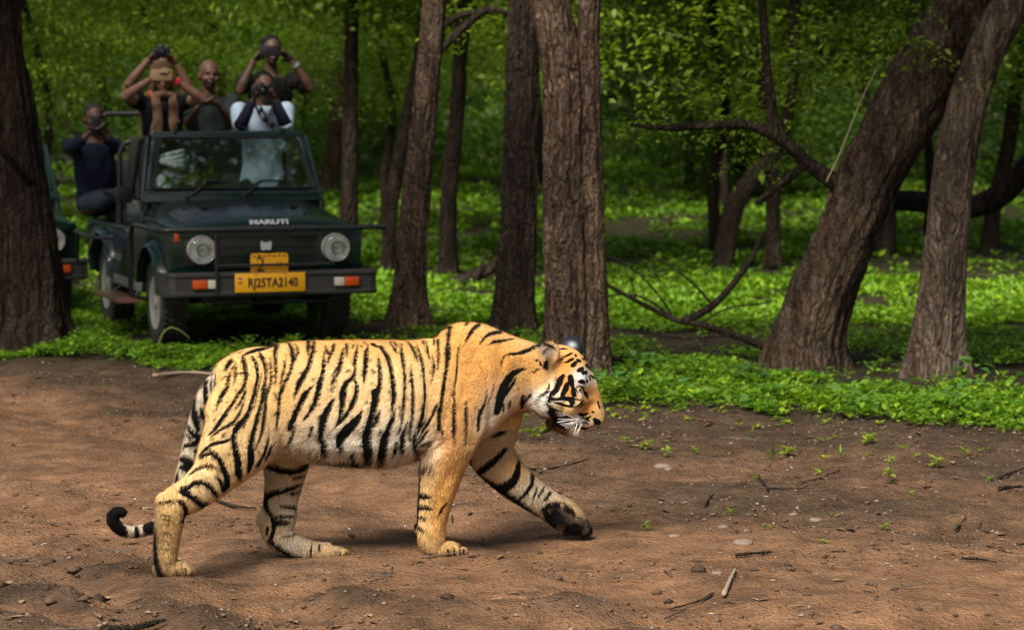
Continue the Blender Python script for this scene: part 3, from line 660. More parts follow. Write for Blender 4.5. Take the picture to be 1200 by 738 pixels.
# ---------------------------------------------------------------- markings
ZO = {'A': (200,380,6), 'B': (340,380,6), 'D': (340,460,6), 'C': (480,365,6), 'E': (120,480,6), 'F': (170,567,6), 'J': (300,520,5.057), 'K': (620,385,5.467), 'L': (470,480,4.1), 'Z': (0,420,2.32), 'P': (0,0,1), 'Q': (655,400,12.3), 'Y': (655,450,12.3), 'X': (620,440,12.3), 'W': (625,392,12.3), 'R': (630,560,9.225)}
STR = {
'main': """
A 430 255 30 400 300 22 395 330 8|A 455 255 10 465 320 16 455 390 12 440 440 6|A 435 320 14 412 380 18 405 440 20 370 490 26 340 540 20 318 610 12
A 510 230 22 525 290 28 530 360 24 520 430 20 480 490 18 430 570 18 370 650 18 310 738 20|A 515 420 16 525 470 14 490 550 14 450 610 6
A 565 215 12 600 270 24 612 360 18 600 450 18 575 540 24 545 630 30 500 690 26 465 738 26|A 530 500 6 500 590 12 465 660 16 430 700 14 370 738 14
A 640 340 8 625 430 10 605 530 8 590 600 5|A 620 185 14 650 230 30 670 290 24 672 380 18 662 480 18 640 560 20 610 650 22 595 738 26
A 700 220 8 712 300 14 708 400 16 685 480 18 670 570 20 660 650 20 650 738 20|A 750 140 30 740 190 28 745 260 18 748 340 16 738 430 8
A 520 215 14 600 180 20 680 150 16 740 125 18 790 118 12|A 820 200 6 805 290 12 790 370 14 775 450 6
A 825 125 14 850 160 24 862 220 24 858 280 20 840 340 18 810 410 20 785 470 24 768 540 22 765 620 20 755 738 16
A 870 130 8 900 180 12 880 240 12 855 290 14|A 970 120 24 968 170 22 968 215 6
A 1010 125 18 1000 200 24 975 290 28 940 360 34 905 420 36 885 480 18 872 530 6
A 1075 190 8 1080 260 18 1070 350 26 1050 420 38 1035 500 34 1000 590 24 960 640 14 935 680 6
A 1005 430 10 960 480 26 920 550 32 880 630 32 845 738 30
B 250 150 14 270 200 16 285 215 10|B 310 145 20 300 190 18 275 240 14 262 290 6
B 375 170 12 365 230 24 350 310 24 330 360 14 300 400 16 288 435 6|B 335 300 16 310 340 14 300 390 12|B 400 145 20 400 190 16 400 235 6
B 475 140 16 468 200 20 455 270 18 448 300 8|B 460 290 8 455 340 24 440 375 22 400 410 28 375 480 44 370 560 36 355 640 28 340 690 20 318 728 8
B 440 370 16 468 420 24 465 490 30 440 560 30 410 620 26 370 670 20 345 700 14|B 445 150 12 440 165 10
B 548 145 14 538 210 26 535 290 28 525 360 22 520 425 6|D 312 30 8 300 60 20 265 120 40 235 200 50 225 280 40 220 345 28
B 620 215 6 632 300 22 635 380 28 625 450 36 600 510 40 585 590 40|D 600 0 50 600 60 44 580 150 40 560 240 50 545 310 58 545 380 60 560 450 60 570 475 40
B 640 160 22 675 210 28 705 280 26 718 360 26 728 440 28 730 520 30 720 590 16 712 640 6|B 580 140 16 615 155 14
B 710 140 10 745 180 16 752 205 6|B 785 140 14 790 220 22 805 300 20 810 400 18 805 500 20 795 600 22 780 738 16|D 780 250 16 772 290 10
B 850 280 8 858 360 14 865 450 18 868 540 20 862 640 20 855 738 16|D 855 200 18 850 340 14
B 830 125 16 865 170 20 890 230 14 900 275 6|B 890 140 10 920 220 18 938 310 18 945 400 16 952 500 18 945 580 16 930 660 26 915 720 22
B 735 130 12 750 150 12|B 960 120 12 970 190 14 988 245 6|B 935 120 12 940 135 8|B 1000 190 8 1020 260 12 1018 340 10 1000 420 6
B 1035 90 20 1048 160 16 1052 240 14 1045 320 6|B 1010 100 14 1010 130 8
B 1130 0 30 1118 80 22 1108 170 22 1105 270 22 1090 360 16 1075 460 18 1062 560 16 1055 650 16 1045 738 18|B 1125 130 10 1128 200 12 1110 290 12
B 1195 140 8 1175 250 12 1165 360 12 1150 460 14 1152 560 16 1160 650 20 1160 738 20
D 510 120 14 470 190 44 410 260 66 365 320 60 350 370 44 365 400 20|D 630 120 12 615 190 26 595 240 14
D 742 110 12 725 180 26 700 240 36 680 310 50 660 380 56 650 440 56 650 475 50|D 825 195 8 815 260 20 800 330 34 790 400 30
D 750 360 20 740 420 24|D 140 430 8 220 462 10 300 482 14 360 478 20 420 480 20 500 505 20 560 500 12|D 430 420 20 470 470 40 520 500 20
D 245 340 20 240 400 40 250 430 30|D 155 245 20 148 300 18 145 325 6|D 885 280 16 880 350 30 885 400 24
D 1045 80 6 1000 180 14 960 260 16 905 330 16|D 975 190 10 930 250 14 890 320 14|D 990 270 10 930 330 14 890 370 14|D 1000 345 8 930 370 12
D 1055 240 16 1075 280 12 1070 320 5|D 1150 260 20 1158 310 12 1165 360 6
D 905 520 34 960 525 28 1010 515 14|D 900 410 14 960 405 10|D 905 720 40 960 725 20|D 900 560 20 915 590 20|D 900 385 16 903 520 16 903 738 14
D 200 0 20 165 90 24 125 160 16 95 200 6|D 110 0 30 60 110 34 15 220 30 0 260 30|D 45 220 14 30 290 18 5 370 20
C 415 70 22 400 100 12|C 490 95 20 450 130 24 415 180 18 385 235 6|C 640 145 22 580 155 20 530 185 14 505 220 8 492 235 5
C 740 190 10 650 200 14 590 215 14 555 238 6|C 940 235 26 890 250 24 820 280 24 750 298 18 690 300 8 665 330 6 655 390 5
C 830 400 8 780 410 24 730 440 40 690 500 50 660 570 56 640 640 50 622 710 40|C 755 460 16 735 510 16 700 560 20 670 610 20
C 545 550 6 535 630 12 510 700 14 500 738 12|C 600 500 4 585 580 6 560 640 6|C 400 630 8 398 738 14|C 200 640 8 180 700 14 165 738 12|C 230 660 8 215 738 10
C 800 600 30 800 640 36 790 680 10|C 850 580 16 830 620 14|C 985 500 8 970 560 16 930 600 18 910 660 20 900 690 8
C 905 340 8 880 350 6|C 905 410 12 870 430 10|C 670 640 14 665 700 12|C 720 630 8 710 680 8
L 385 0 14 375 60 14 372 100 10|L 315 0 14 316 80 12 310 170 8|L 258 0 14 258 80 16 258 130 8 262 165 4|L 185 0 14 185 60 12 198 100 10 198 150 4
L 80 275 40 120 275 24 158 268 12|L 80 410 30 125 415 18 150 425 6|L 80 465 26 130 470 18 155 480 6|L 75 510 18 115 520 10|L 70 555 20 110 580 12
L 225 440 5 200 470 10 178 510 6|L 80 200 10 84 300 14 82 400 14 80 560 12|L 110 690 20 150 705 22 180 718 14|L 262 700 11 256 662 6|L 238 712 9 226 668 5|L 288 705 9 284 664 5|L 305 690 6 300 668 4
E 900 0 14 850 70 18 790 140 16 745 175 12|E 975 20 14 930 80 16 860 120 14 800 165 14 765 190 6
E 1040 0 24 1020 50 26 970 90 26 940 130 30 925 200 34 940 290 40 955 370 44 960 430 46 970 480 26|E 990 130 6 1010 80 10
E 915 200 14 860 220 18 780 240 20 720 280 18 680 320 14|E 1105 0 22 1090 70 26 1060 180 30 1045 280 40 1045 360 40 1030 430 20
E 1150 0 18 1140 90 18 1110 200 16 1075 280 8|E 1180 130 6 1165 230 14 1130 320 18 1090 390 20|E 1200 250 18 1150 340 14
E 680 345 10 730 310 24 780 300 34 820 340 34 850 400 36 875 470 36 880 530 34 850 565 26|E 610 455 10 660 420 18 720 390 18 780 395 16 825 425 10
E 800 460 18 830 500 24 850 550 24|E 560 545 20 600 545 30 640 515 32 700 505 32 750 530 34 790 570 34 808 600 26
E 560 570 40 600 590 44 650 620 40 700 660 44 740 665 24|E 500 630 10 560 645 24 590 680 26 600 738 24|E 400 650 16 460 645 20 500 635 12
F 205 115 10 260 130 26 290 170 28 295 230 26 270 265 18 235 250 10|F 100 125 14 150 125 16 200 120 8|F 105 210 10 150 220 12 190 235 6|F 105 285 10 150 280 8 175 290 5
F 110 335 9 150 340 8 185 346 5|F 110 395 8 160 402 7 205 405 5|F 105 455 8 150 460 6 190 458 4|F 105 250 9 160 252 8 200 262 5|F 72 300 10 72 400 18 76 500 26 90 580 36 120 635 34 160 655 14|F 285 590 6 294 655 10|F 222 600 5 232 660 10|F 318 620 6 320 650 8
P 699 498.5 1.4 692 502.5 2.0 684 503.5 2.0 676 500 2.6|P 703 478 1.0 701 470 1.0|P 690 484 1.2 683 487 1.2|P 692 488 1.2 684 491 1.4
K 145 505 24 160 560 32 195 612 28 232 645 14|K 200 540 14 245 595 18 275 630 10|K 170 520 14 230 560 14 290 590 10
Q 10 110 20 60 105 18 120 110 14|Q 50 230 10 110 210 24 170 180 20 200 165 10|Q 20 265 10 60 250 12|Q 70 310 8 130 290 26 175 265 34 215 245 20|Q 190 350 40 215 335 56 240 310 44 255 295 30
Q 250 255 30 290 280 36 320 290 14|Q 335 245 20 365 255 24 375 262 10|Q 230 190 24 245 205 24 230 215 20|Q 285 420 44 310 410 56 340 390 44|Q 350 455 40 370 450 50 390 445 40|Q 380 350 30 410 345 40 440 370 40 460 400 30 475 430 14
Q 450 480 20 490 510 26 520 540 20|Q 440 500 12 455 560 14|Q 290 580 30 330 575 46 360 590 40 375 605 26|Q 405 560 14 410 590 10|Q 150 510 40 175 560 66 200 620 60 215 670 40
Y 120 0 50 100 60 60 70 130 50 55 180 40|Y 200 0 40 215 60 44 225 130 50 250 170 30|Y 270 50 14 310 38 20 350 45 24 385 65 26|Y 388 95 26 412 140 38 430 180 30 436 210 14|Y 262 60 10 275 110 14 310 145 12|Y 0 210 30 70 200 34 150 205 36 200 210 30 230 240 26
Y 200 270 50 185 310 30|Y 180 190 20 250 220 14 330 230 12|Y 290 310 10 330 270 12 370 225 10|Y 230 330 16 290 300 12 330 250 10|Y 270 350 10 320 330 14 360 290 12 390 270 8|Y 0 290 30 100 310 24 200 330 16 250 350 10
Y 290 440 24 330 460 30 350 480 24|Y 340 430 14 390 450 16|Y 360 490 24 410 510 22 450 535 14|Y 300 520 30 330 550 30 350 560 20|Y 380 550 14 430 575 14|Y 500 490 30 530 520 50 555 550 76 575 565 60|Y 488 400 22 502 402 22
X 500 0 40 460 50 70 430 130 70 400 200 70 340 260 70 320 310 60 300 370 50|X 600 20 60 620 90 66 640 170 40 640 240 60 650 290 40|X 545 110 20 545 170 56 510 240 56 490 300 30|X 285 110 10 280 190 22 250 260 26 190 310 28 150 370 34 130 430 36 125 470 20
X 330 330 50 400 345 30 480 330 40 560 340 44 610 370 50 600 430 30|X 380 400 24 450 405 30 520 425 26|X 300 400 30 270 440 16|X 330 470 50 310 540 60
W 120 170 10 180 155 20 240 160 22 300 210 16 330 250 10|W 188 410 56 190 470 56 195 510 30|W 100 400 26 105 440 24|W 30 380 14 70 375 10|W 20 530 16 80 500 24
""",
'tail': """
A 320 310 20 322 380 22 310 450 12 300 490 4|A 250 380 18 245 460 28 255 550 30 285 610 30 300 600 15|A 215 580 12 220 630 24 250 680 20
A 180 490 10 168 560 18 160 640 25 182 700 26 195 738 20|A 290 350 8 285 450 10 300 540 10
E 650 0 26 670 70 30 680 140 20|E 700 0 30 720 50 40 740 75 20|E 600 110 20 640 170 36 700 190 40|E 590 170 12 620 210 14|E 585 250 26 650 235 34 700 200 30|E 660 290 30 670 300 20
E 570 340 50 610 370 56 630 400 40|E 555 400 30 600 410 40|E 530 440 16 525 500 30 540 530 40 500 580 60
Z 415 455 30 405 460 30|Z 372 460 10 374 480 12|Z 332 472 30 315 455 34 305 435 34 320 418 34 345 425 28|Z 338 470 8 345 480 8
""",
'fh': """
J 40 120 20 90 130 36 150 155 36 210 160 34 270 145 30 310 105 22|J 220 200 12 285 190 14|J 50 310 40 100 290 32 160 275 26 220 255 24 280 230 12|J 190 300 8 230 288 14 275 272 12
J 25 160 16 40 250 18 55 320 26 65 380 24 95 430 20 105 500 20 90 550 20|J 140 365 14 190 370 20 255 380 20|J 110 430 20 180 428 16 250 423 12|J 105 465 26 160 465 26 215 463 12
J 150 550 8 200 545 10 260 522 6|J 70 490 16 65 530 16|J 75 565 20 150 622 26 230 667 26 320 690 24 430 690 16 510 672 14|J 330 580 6 325 640 10 330 670 8|J 375 600 10 375 630 10|J 500 640 5 505 665 6|J 520 630 5 525 655 6
""",
'ff': """
L 530 0 30 480 15 24 450 10 20|L 525 80 18 470 115 18 430 128 10|L 505 185 16 450 240 24 400 280 30 365 305 26|L 565 245 14 555 310 30 530 350 40 490 370 44 460 375 40
L 632 305 16 628 350 18 605 390 16 575 420 14|L 655 370 12 640 410 10 632 430 8|L 690 365 10 670 400 10 655 420 8|L 718 395 12 690 430 14|L 295 240 30 330 240 20 320 270 24
L 295 270 10 400 335 20 535 420 24 635 495 20 690 545 20|L 905 590 10 918 565 6
R 70 330 50 160 290 60 250 290 60 340 340 60 390 400 40|R 100 380 60 150 470 90 210 560 80 300 590 60|R 200 400 110 260 480 110 340 540 110|R 400 580 90 460 590 90 560 570 60|R 420 500 60 500 520 60 580 540 40|R 420 420 26 500 445 24 560 480 30
"""}
def strokes(txt):
    out = []
    for item in txt.replace('\n', '|').split('|'):
        it = item.split()
        if len(it) < 7: continue
        ox, oy, sc = ZO[it[0]]; q = np.array(it[1:], float).reshape(-1, 3)
        out.append(np.stack([ox+q[:, 0]/sc, oy+q[:, 1]/sc, q[:, 2]/sc*(1.06 if it[0] in 'QYX' else 1.0)], 1))
    return out
def seg_sd(U, W, A):
    "signed distance in pixels to tapering strokes, positive inside"
    best = np.full(len(U), -6.0)
    for st in A:
        st = st.copy(); st[:, 2] = st[:, 2]*1.10 + .35
        for e in (0, -1):
            if len(st) > 2 and st[e, 2] < 3.6: st[e, 2] *= .45
        if len(st) > 2: st = catmull(st, 4)
        m = (U > st[:, 0].min()-14) & (U < st[:, 0].max()+14) & (W > st[:, 1].min()-14) & (W < st[:, 1].max()+14)
        ix = np.nonzero(m)[0]
        if not len(ix): continue
        u, w = U[ix], W[ix]; b = best[ix]
        for (a, c) in zip(st[:-1], st[1:]):
            d = c[:2]-a[:2]; L = d @ d
            t = np.clip(((u-a[0])*d[0]+(w-a[1])*d[1])/(L+1e-9), 0, 1)
            dist = np.hypot(u-a[0]-d[0]*t, w-a[1]-d[1]*t)
            b = np.maximum(b, (a[2]+(c[2]-a[2])*t)*.5-dist)
        best[ix] = b
    return best
def limb_dist(P, A):
    "distance to a limb's middle line in units of its radius"
    best = np.full(len(P), 9.0)
    Q = np.array([T(a[0], a[1], a[2]) for a in A])
    for q, a in zip(Q, A):
        r = max(a[3]/291.0, a[4]); best = np.minimum(best, np.linalg.norm(P-q, axis=1)/r)
    return best
def coat(P):
    "stripe field and ground colour of the coat at points P (tiger space)"
    side = P.copy()
    k_ff = np.array([q for q in FF if q[1] > 500]); k_fh = np.array([q for q in FH if q[1] > 528])
    dff, dfh, dtl = limb_dist(P, k_ff), limb_dist(P, k_fh), limb_dist(P, TL[3:])
    g = np.zeros(len(P), int)
    z0 = T(560, 525)[2]
    g[((dff < 1.25) | ((dff < 3.2) & (P[:, 0] > T(636, 600, .1)[0]) & (P[:, 2] < .30))) & (P[:, 1] > .0) & (P[:, 2] < T(575, 503, .1)[2])] = 3
    g[(dfh < 1.25) & (P[:, 1] > .035) & (P[:, 2] < T(335, 533, .1)[2])] = 2
    g[(dtl < 1.22) & (dtl < limb_dist(P, NH)) & (P[:, 0] < T(300, 470)[0])] = 1
    mirror = (g == 0) & (P[:, 1] > 0); side[mirror, 1] *= -1
    U, W = t_project(side)
    sd = np.full(len(P), -6.0)
    for k, name in enumerate(('main', 'tail', 'fh', 'ff')):
        m = g == k
        if m.any(): sd[m] = seg_sd(U[m], W[m], strokes(STR[name]))
    for pu, pv, pr in ((667, 607.5, 5.6), (657, 617, 4.6), (683.5, 612, 4.6), (686, 620, 4.0), (659, 591.5, 2.6)):
        m = g == 3; sd[m] = np.minimum(sd[m], np.hypot((U[m]-pu)/1.15, W[m]-pv) - pr)
    hd_ = (g == 0) & (U > 626) & (W < 522); sd[hd_] = (sd[hd_] + .08)*(1.0 + 1.1*sstep(626, 640, U[hd_]))
    C = np.tile(np.array(lin(240, 200, 138)), (len(P), 1))
    def dab(u, v, ru, rv, c, s=1.0, groups=(0,), rot=0.0):
        du, dv = U-u, W-v; cr, sr = math.cos(rot), math.sin(rot)
        a = ((du*cr+dv*sr)/ru)**2 + ((-du*sr+dv*cr)/rv)**2
        w = s*np.exp(-a)*np.isin(g, groups); C[:] = C*(1-w[:, None]) + np.array(c)*w[:, None]
    cream, white, orange, deep, tan, grey, dust = lin(244, 208, 152), lin(238, 230, 214), lin(220, 162, 90), lin(208, 142, 64), lin(222, 180, 120), lin(150, 132, 112), lin(182, 150, 108)
    for a in (370, 430, 490): dab(a, 455, 50, 50, cream, .8)
    for a in (350, 400, 450, 490): dab(a, 526, 40, 32, white, 1.0)
    for a in (360, 420, 480): dab(a, 404, 50, 20, lin(226, 172, 100), .85)
    dab(290, 430, 55, 36, lin(234, 188, 120), .95); dab(330, 470, 26, 60, lin(232, 186, 118), .8)
    dab(275, 520, 40, 34, cream, .8); dab(240, 570, 24, 20, lin(236, 208, 158), .9)
    dab(545, 405, 34, 40, lin(230, 174, 98), .95); dab(555, 455, 40, 60, orange, .95); dab(585, 420, 40, 24, lin(228, 168, 90), .9); dab(590, 450, 18, 40, deep, .6)
    dab(530, 540, 22, 60, deep, .75); dab(515, 590, 14, 50, lin(220, 158, 76), .8); dab(498, 560, 10, 60, lin(205, 170, 120), .8); dab(520, 648, 30, 12, lin(196, 156, 98), .9)
    dab(575, 500, 16, 34, white, .7); dab(597, 472, 16, 22, lin(232, 214, 188), .9); dab(612, 455, 14, 26, lin(190, 148, 98), .8); dab(625, 430, 16, 20, lin(228, 172, 98), .9)
    dab(635, 470, 12, 16, white, .95); dab(640, 484, 12, 10, lin(222, 210, 196), .9); dab(646, 455, 10, 12, white, .9); dab(630, 448, 9, 10, lin(238, 190, 120), .8)
    dab(662, 425, 26, 24, lin(218, 150, 70), .95); dab(700, 470, 14, 26, lin(228, 160, 84), .95); dab(690, 475, 12, 14, lin(214, 146, 78), .8)
    dab(700, 472, 12, 20, lin(228, 166, 92), .9); dab(690, 478, 10, 9, lin(226, 152, 72), .8)
    for a, b_, c_, d_ in ((680, 442, 8, 9), (684, 447, 7, 6.5), (676, 446, 5, 8), (687, 440, 6, 7)): dab(a, b_, c_, d_, lin(255, 253, 251), .95)
    dab(700, 443, 5, 8, lin(250, 246, 240), .95); dab(679.5, 460.5, 4.5, 3, lin(250, 246, 238), 1.0, (0,), .5); dab(674, 473, 6, 3.5, lin(214, 200, 150), .8); dab(655, 469, 9, 4, lin(170, 160, 150), .8)
    dab(664, 452, 9, 12, lin(216, 140, 54), .85); dab(671, 460, 6, 8, lin(218, 140, 48), .85)
    dab(692, 498, 9, 6, lin(246, 234, 216), 1.0); dab(704, 480, 7, 12, lin(240, 196, 134), .8); dab(684, 489, 7, 5, lin(222, 180, 130), .8); dab(678, 510, 9, 5, lin(226, 214, 204), .9); dab(706, 486, 5, 7, lin(232, 190, 140), .8)
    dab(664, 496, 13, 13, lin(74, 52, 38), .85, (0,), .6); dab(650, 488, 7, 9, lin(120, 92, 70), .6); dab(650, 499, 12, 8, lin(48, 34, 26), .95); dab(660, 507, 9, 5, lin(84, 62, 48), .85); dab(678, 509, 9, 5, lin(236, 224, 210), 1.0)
    dab(634, 468, 12, 11, lin(252, 247, 238), 1.0); dab(648, 459, 7, 9, lin(250, 244, 232), 1.0); dab(668, 470, 9, 4, lin(232, 214, 176), .9); dab(640, 452, 8, 7, lin(240, 190, 120), .7)
    dab(643, 413, 12, 13, lin(150, 138, 124), 1.0); dab(642, 409, 8, 4, lin(212, 202, 188), .9, (0,), .3); dab(636, 428, 5, 7, lin(214, 158, 104), .8); dab(648, 434, 9, 8, lin(150, 120, 86), .7); dab(644, 424, 5, 5, lin(70, 54, 44), .8)
    dab(197, 622, 24, 42, lin(180, 144, 94), .95); dab(182, 640, 9, 44, lin(84, 70, 54), .9); dab(190, 668, 10, 10, lin(70, 58, 46), .8); dab(208, 668, 20, 10, lin(160, 130, 92), .95); dab(203, 590, 14, 14, lin(222, 186, 128), .8)
    C[g == 1] = lin(206, 190, 168)
    C[g == 2] = lin(216, 190, 150); dab(340, 640, 20, 14, lin(232, 222, 208), .9, (2,)); dab(312, 560, 14, 40, lin(176, 154, 126), .8, (2,)); dab(392, 646, 16, 12, lin(178, 150, 112), .9, (2,)); dab(340, 600, 18, 26, lin(224, 212, 190), .7, (2,))
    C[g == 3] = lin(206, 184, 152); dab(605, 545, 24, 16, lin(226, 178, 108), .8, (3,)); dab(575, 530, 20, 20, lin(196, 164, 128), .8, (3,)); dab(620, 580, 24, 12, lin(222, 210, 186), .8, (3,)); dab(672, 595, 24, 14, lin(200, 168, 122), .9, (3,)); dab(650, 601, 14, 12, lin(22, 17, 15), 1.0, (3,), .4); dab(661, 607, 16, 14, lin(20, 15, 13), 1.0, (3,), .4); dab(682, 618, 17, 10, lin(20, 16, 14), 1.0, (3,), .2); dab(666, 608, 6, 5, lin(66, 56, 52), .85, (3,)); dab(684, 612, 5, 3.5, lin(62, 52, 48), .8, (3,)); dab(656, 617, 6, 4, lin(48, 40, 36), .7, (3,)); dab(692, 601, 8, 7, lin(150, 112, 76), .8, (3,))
    # backs of the ears: black with a pale spot (far ear)
    far = P[:, 1] > 0
    e = T(671, 407, .080); dd = np.linalg.norm((P-e)/np.array([1, 1.3, 1]), axis=1)
    m = (dd < .072) & (P[:, 2] > T(671, 418.5, .080)[2]) & (P[:, 1] > .035); C[m] = lin(34, 38, 50); sd[m] = -6
    s_ = T(670, 404, .070); w2 = (m*np.exp(-(np.linalg.norm((P-s_)*np.array([1, .4, 1.5]), axis=1)/.017)**2))[:, None]; C[:] = C*(1-w2) + np.array(lin(190, 196, 206))*w2
    C *= 1 - .85*((sstep(.62, .74, fbm(P[:, 0]*52, P[:, 1]*52, P[:, 2]*40, 2, 15)+.16))*(P[:, 0] < .25)*(P[:, 2] > .45))[:, None]
    # weather: dust on feet
    zz = P[:, 2]; f = (1-sstep(.03, .14, zz))*.38*(g != 3)
    C = C*(1-f[:, None]) + np.array(lin(150, 116, 84))*f[:, None]
    C *= np.array((.93, .92, .90))
    C *= (1 + .12*fbm(P[:, 0]*16, P[:, 1]*16, P[:, 2]*16, 3, 5))[:, None]
    return sd, C, g, U, W

tsd, tcol, tgrp, TU, TW = coat(TV)
# fine relief: muscle and skin folds over the shoulder and flank, fur clumps
near = np.where(TV[:, 1] < 0, 1.0, .6)
rel = .0030*fbm(TV[:, 0]*9, TV[:, 1]*9, TV[:, 2]*6, 3, 11) + .0011*fbm(TV[:, 0]*60, TV[:, 1]*60, TV[:, 2]*30, 2, 12)
def dents(txt):
    d = np.zeros(len(TV)); side = TV.copy(); mir = (tgrp == 0) & (TV[:, 1] > 0); side[mir, 1] *= -1; U_, W_ = t_project(side)
    for item in txt.split('|'):
        v_ = np.array(item.split(), float); dep, wid, pts = 1.55*v_[0]/1000, v_[1], v_[2:].reshape(-1, 2)
        if len(pts) > 2: pts = catmull(pts, 4)
        best = np.full(len(TV), 99.0)
        for a, c in zip(pts[:-1], pts[1:]):
            e = c-a; t_ = np.clip(((U_-a[0])*e[0]+(W_-a[1])*e[1])/(e@e+1e-9), 0, 1); best = np.minimum(best, np.hypot(U_-a[0]-e[0]*t_, W_-a[1]-e[1]*t_))
        d += dep*np.exp(-(best/wid)**2)*(tgrp == 0)
    return d
# muscle and skin creases: depth mm, width px, then points (minus = a swelling)
rel -= dents('9 8 516 392 509 425 506 465 501 505|7 9 590 405 588 435 586 462 578 490|9 13 342 535 334 500 328 462 322 430|7 14 316 412 308 440 306 462|6 10 365 520 410 512 455 514 492 506|5 6 497 540 512 528 524 516|3 5 526 556 514 580 507 612|5 6 604 432 600 455 598 478|4 5 214 577 222 592 216 606|6 6 674 450 682 456 690 463|7 4.5 695 474 688 480 680 483|6 2.6 703 499 692 503 680 502 668 496|5 7 652 438 652 458 655 478|-6 12 545 395 535 430 528 470|-5 12 565 395 570 430|-6 16 285 440 272 480 262 520|-4 10 600 415 625 420|5 7 528 402 540 430 546 460|3 4 560 480 556 505 552 520|-2.5 4 388 440 392 480 398 505|-2.5 4 412 435 418 478 424 505|-2.5 4 438 435 444 478 450 505|-2.5 4 464 435 468 475 474 505|4 8 262 470 256 500 244 528|3 5 236 545 252 552 264 566|3 4 556 415 552 440|3 3 534 480 530 500|2.5 3 505 520 516 515|2.5 3 508 527 520 521|5 1.7 523 641 527 656|5 1.7 532 639 536 656|4 1.6 540 640 543 655|5 1.7 206 662 210 678|5 1.7 214 660 219 678|3 2.5 498 640 500 652')
TV2 = TV + TN*rel[:, None]
tiger_me.vertices.foreach_set('co', TV2.astype(np.float32).ravel()); tiger_me.update()
set_float(tiger_me, 'stripe', tsd); set_color(tiger_me, 'coat', tcol)

def coat_material(name, hair):
    m = mat(name, (.5, .3, .1), .85, 0, .06); t = NT(m)
    c = t.attr('coat'); sd = t.attr('stripe', 'Fac')
    co = t.co((1, 1, 1))
    n1 = t.noise(co, 55, 3, .6); n2 = t.noise(co, 190, 2, .6)
    e = t.math('ADD', t.math('ADD', sd, .16), t.math('MULTIPLY', t.math('SUBTRACT', n1, .5), 2.2))
    e = t.math('ADD', e, t.math('MULTIPLY', t.math('SUBTRACT', n2, .5), 2.8))
    f = t.mrange(e, -.85, .75, 0, 1, True)
    v = t.mrange(n2, .3, .7, .86, 1.10)
    cc = t.mix(1.0, c, v, 'MULTIPLY')
    t.base(t.mix(f, cc, (.006, .005, .005)))
    if not hair:
        h = t.math('ADD', t.noise(t.co((1, 1, .45)), 150, 3, .7), t.math('MULTIPLY', t.noise(co, 34, 3), .6)); t.bump(h, .6, .007)
    t.b.inputs['Sheen Weight'].default_value = .03; t.b.inputs['Sheen Roughness'].default_value = .5
    return m
M_coat = coat_material('tiger_coat', False); M_hair = coat_material('tiger_hair', True)
tiger = thing('tiger', 'large orange tiger with black stripes walking to the right across the dirt track', 'tiger', tuple(TO), TH)
tiger_me.materials.clear()
body = link('body', tiger_me, M_coat, tiger)

# fur: short hairs lying along the coat
def make_fur(n):
    me = tiger_me; me.calc_loop_triangles()
    tri = np.empty(len(me.loop_triangles)*3, np.int32); me.loop_triangles.foreach_get('vertices', tri); tri = tri.reshape(-1, 3)
    a, b, c = TV2[tri[:, 0]], TV2[tri[:, 1]], TV2[tri[:, 2]]
    ar = np.linalg.norm(np.cross(b-a, c-a), axis=1)
    idx = RNG.choice(len(tri), n, p=ar/ar.sum())
    r1, r2 = np.sqrt(RNG.random(n)), RNG.random(n)
    w = np.stack([1-r1, r1*(1-r2), r1*r2], 1)
    tv = tri[idx]
    def lerp(A): return (A[tv]*w[:, :, None]).sum(1) if A.ndim == 2 else (A[tv]*w).sum(1)
    P, N, C, sdv, U, W = lerp(TV2), lerp(TN), lerp(tcol), lerp(tsd), lerp(TU), lerp(TW)
    G = tgrp[tv[:, 0]]
    N /= np.linalg.norm(N, axis=1)[:, None]
    D = np.tile(np.array([-1.0, 0, -.45]), (n, 1))
    legs = (W > 525) | (G > 1); D[legs] = (-.25, 0, -1)
    D[G == 1] = (-.5, 0, -1)
    hd = (U > 625) & (W < 515) & (G == 0)
    nose = T(705, 480); hv = P - nose; hv /= np.linalg.norm(hv, axis=1)[:, None]; D[hd] = hv[hd]*np.array([1, 1.6, 1])
    D += RNG.normal(0, .22, (n, 3))
    D -= N*(D*N).sum(1)[:, None]; D /= np.linalg.norm(D, axis=1)[:, None]
    L = RNG.uniform(.010, .022, n)
    belly = np.exp(-((W-540)/14)**2)*(U > 320)*(U < 510)*(G == 0)
    ruff = np.exp(-(((U-634)/12)**2+((W-478)/13)**2))*(G == 0)
    L *= 1 + 1.3*belly + 1.3*ruff
    L[(U > 655) & hd] *= .4
    L[(np.hypot(U-643, W-415) < 14) & (G == 0)] *= 1.3
    lift = RNG.uniform(.10, .38, n) + .25*ruff
    tip = P + (D*np.cos(lift)[:, None] + N*np.sin(lift)[:, None])*L[:, None]
    tip[:, 2] -= belly*.006
    sidev = np.cross(D, N); wd = RNG.uniform(.0007, .0015, n)[:, None]
    base = P - N*.001
    V = np.stack([base-sidev*wd, base+sidev*wd, tip], 1).reshape(-1, 3)
    F = np.arange(3*n).reshape(-1, 3)
    fm = mesh_np('tiger_fur', V, F)
    cv = (C*RNG.uniform(.62, 1.26, n)[:, None])
    set_color(fm, 'coat', np.repeat(cv, 3, 0)); set_float(fm, 'stripe', np.repeat(sdv, 3))
    fm.normals_split_custom_set_from_vertices(np.repeat(N*.85 + D*.1 + RNG.normal(0, .16, (n, 3)), 3, 0).astype(np.float32).tolist())
    o = link('fur', fm, M_hair, tiger); tag(o, kind='stuff'); return o
make_fur(190000)

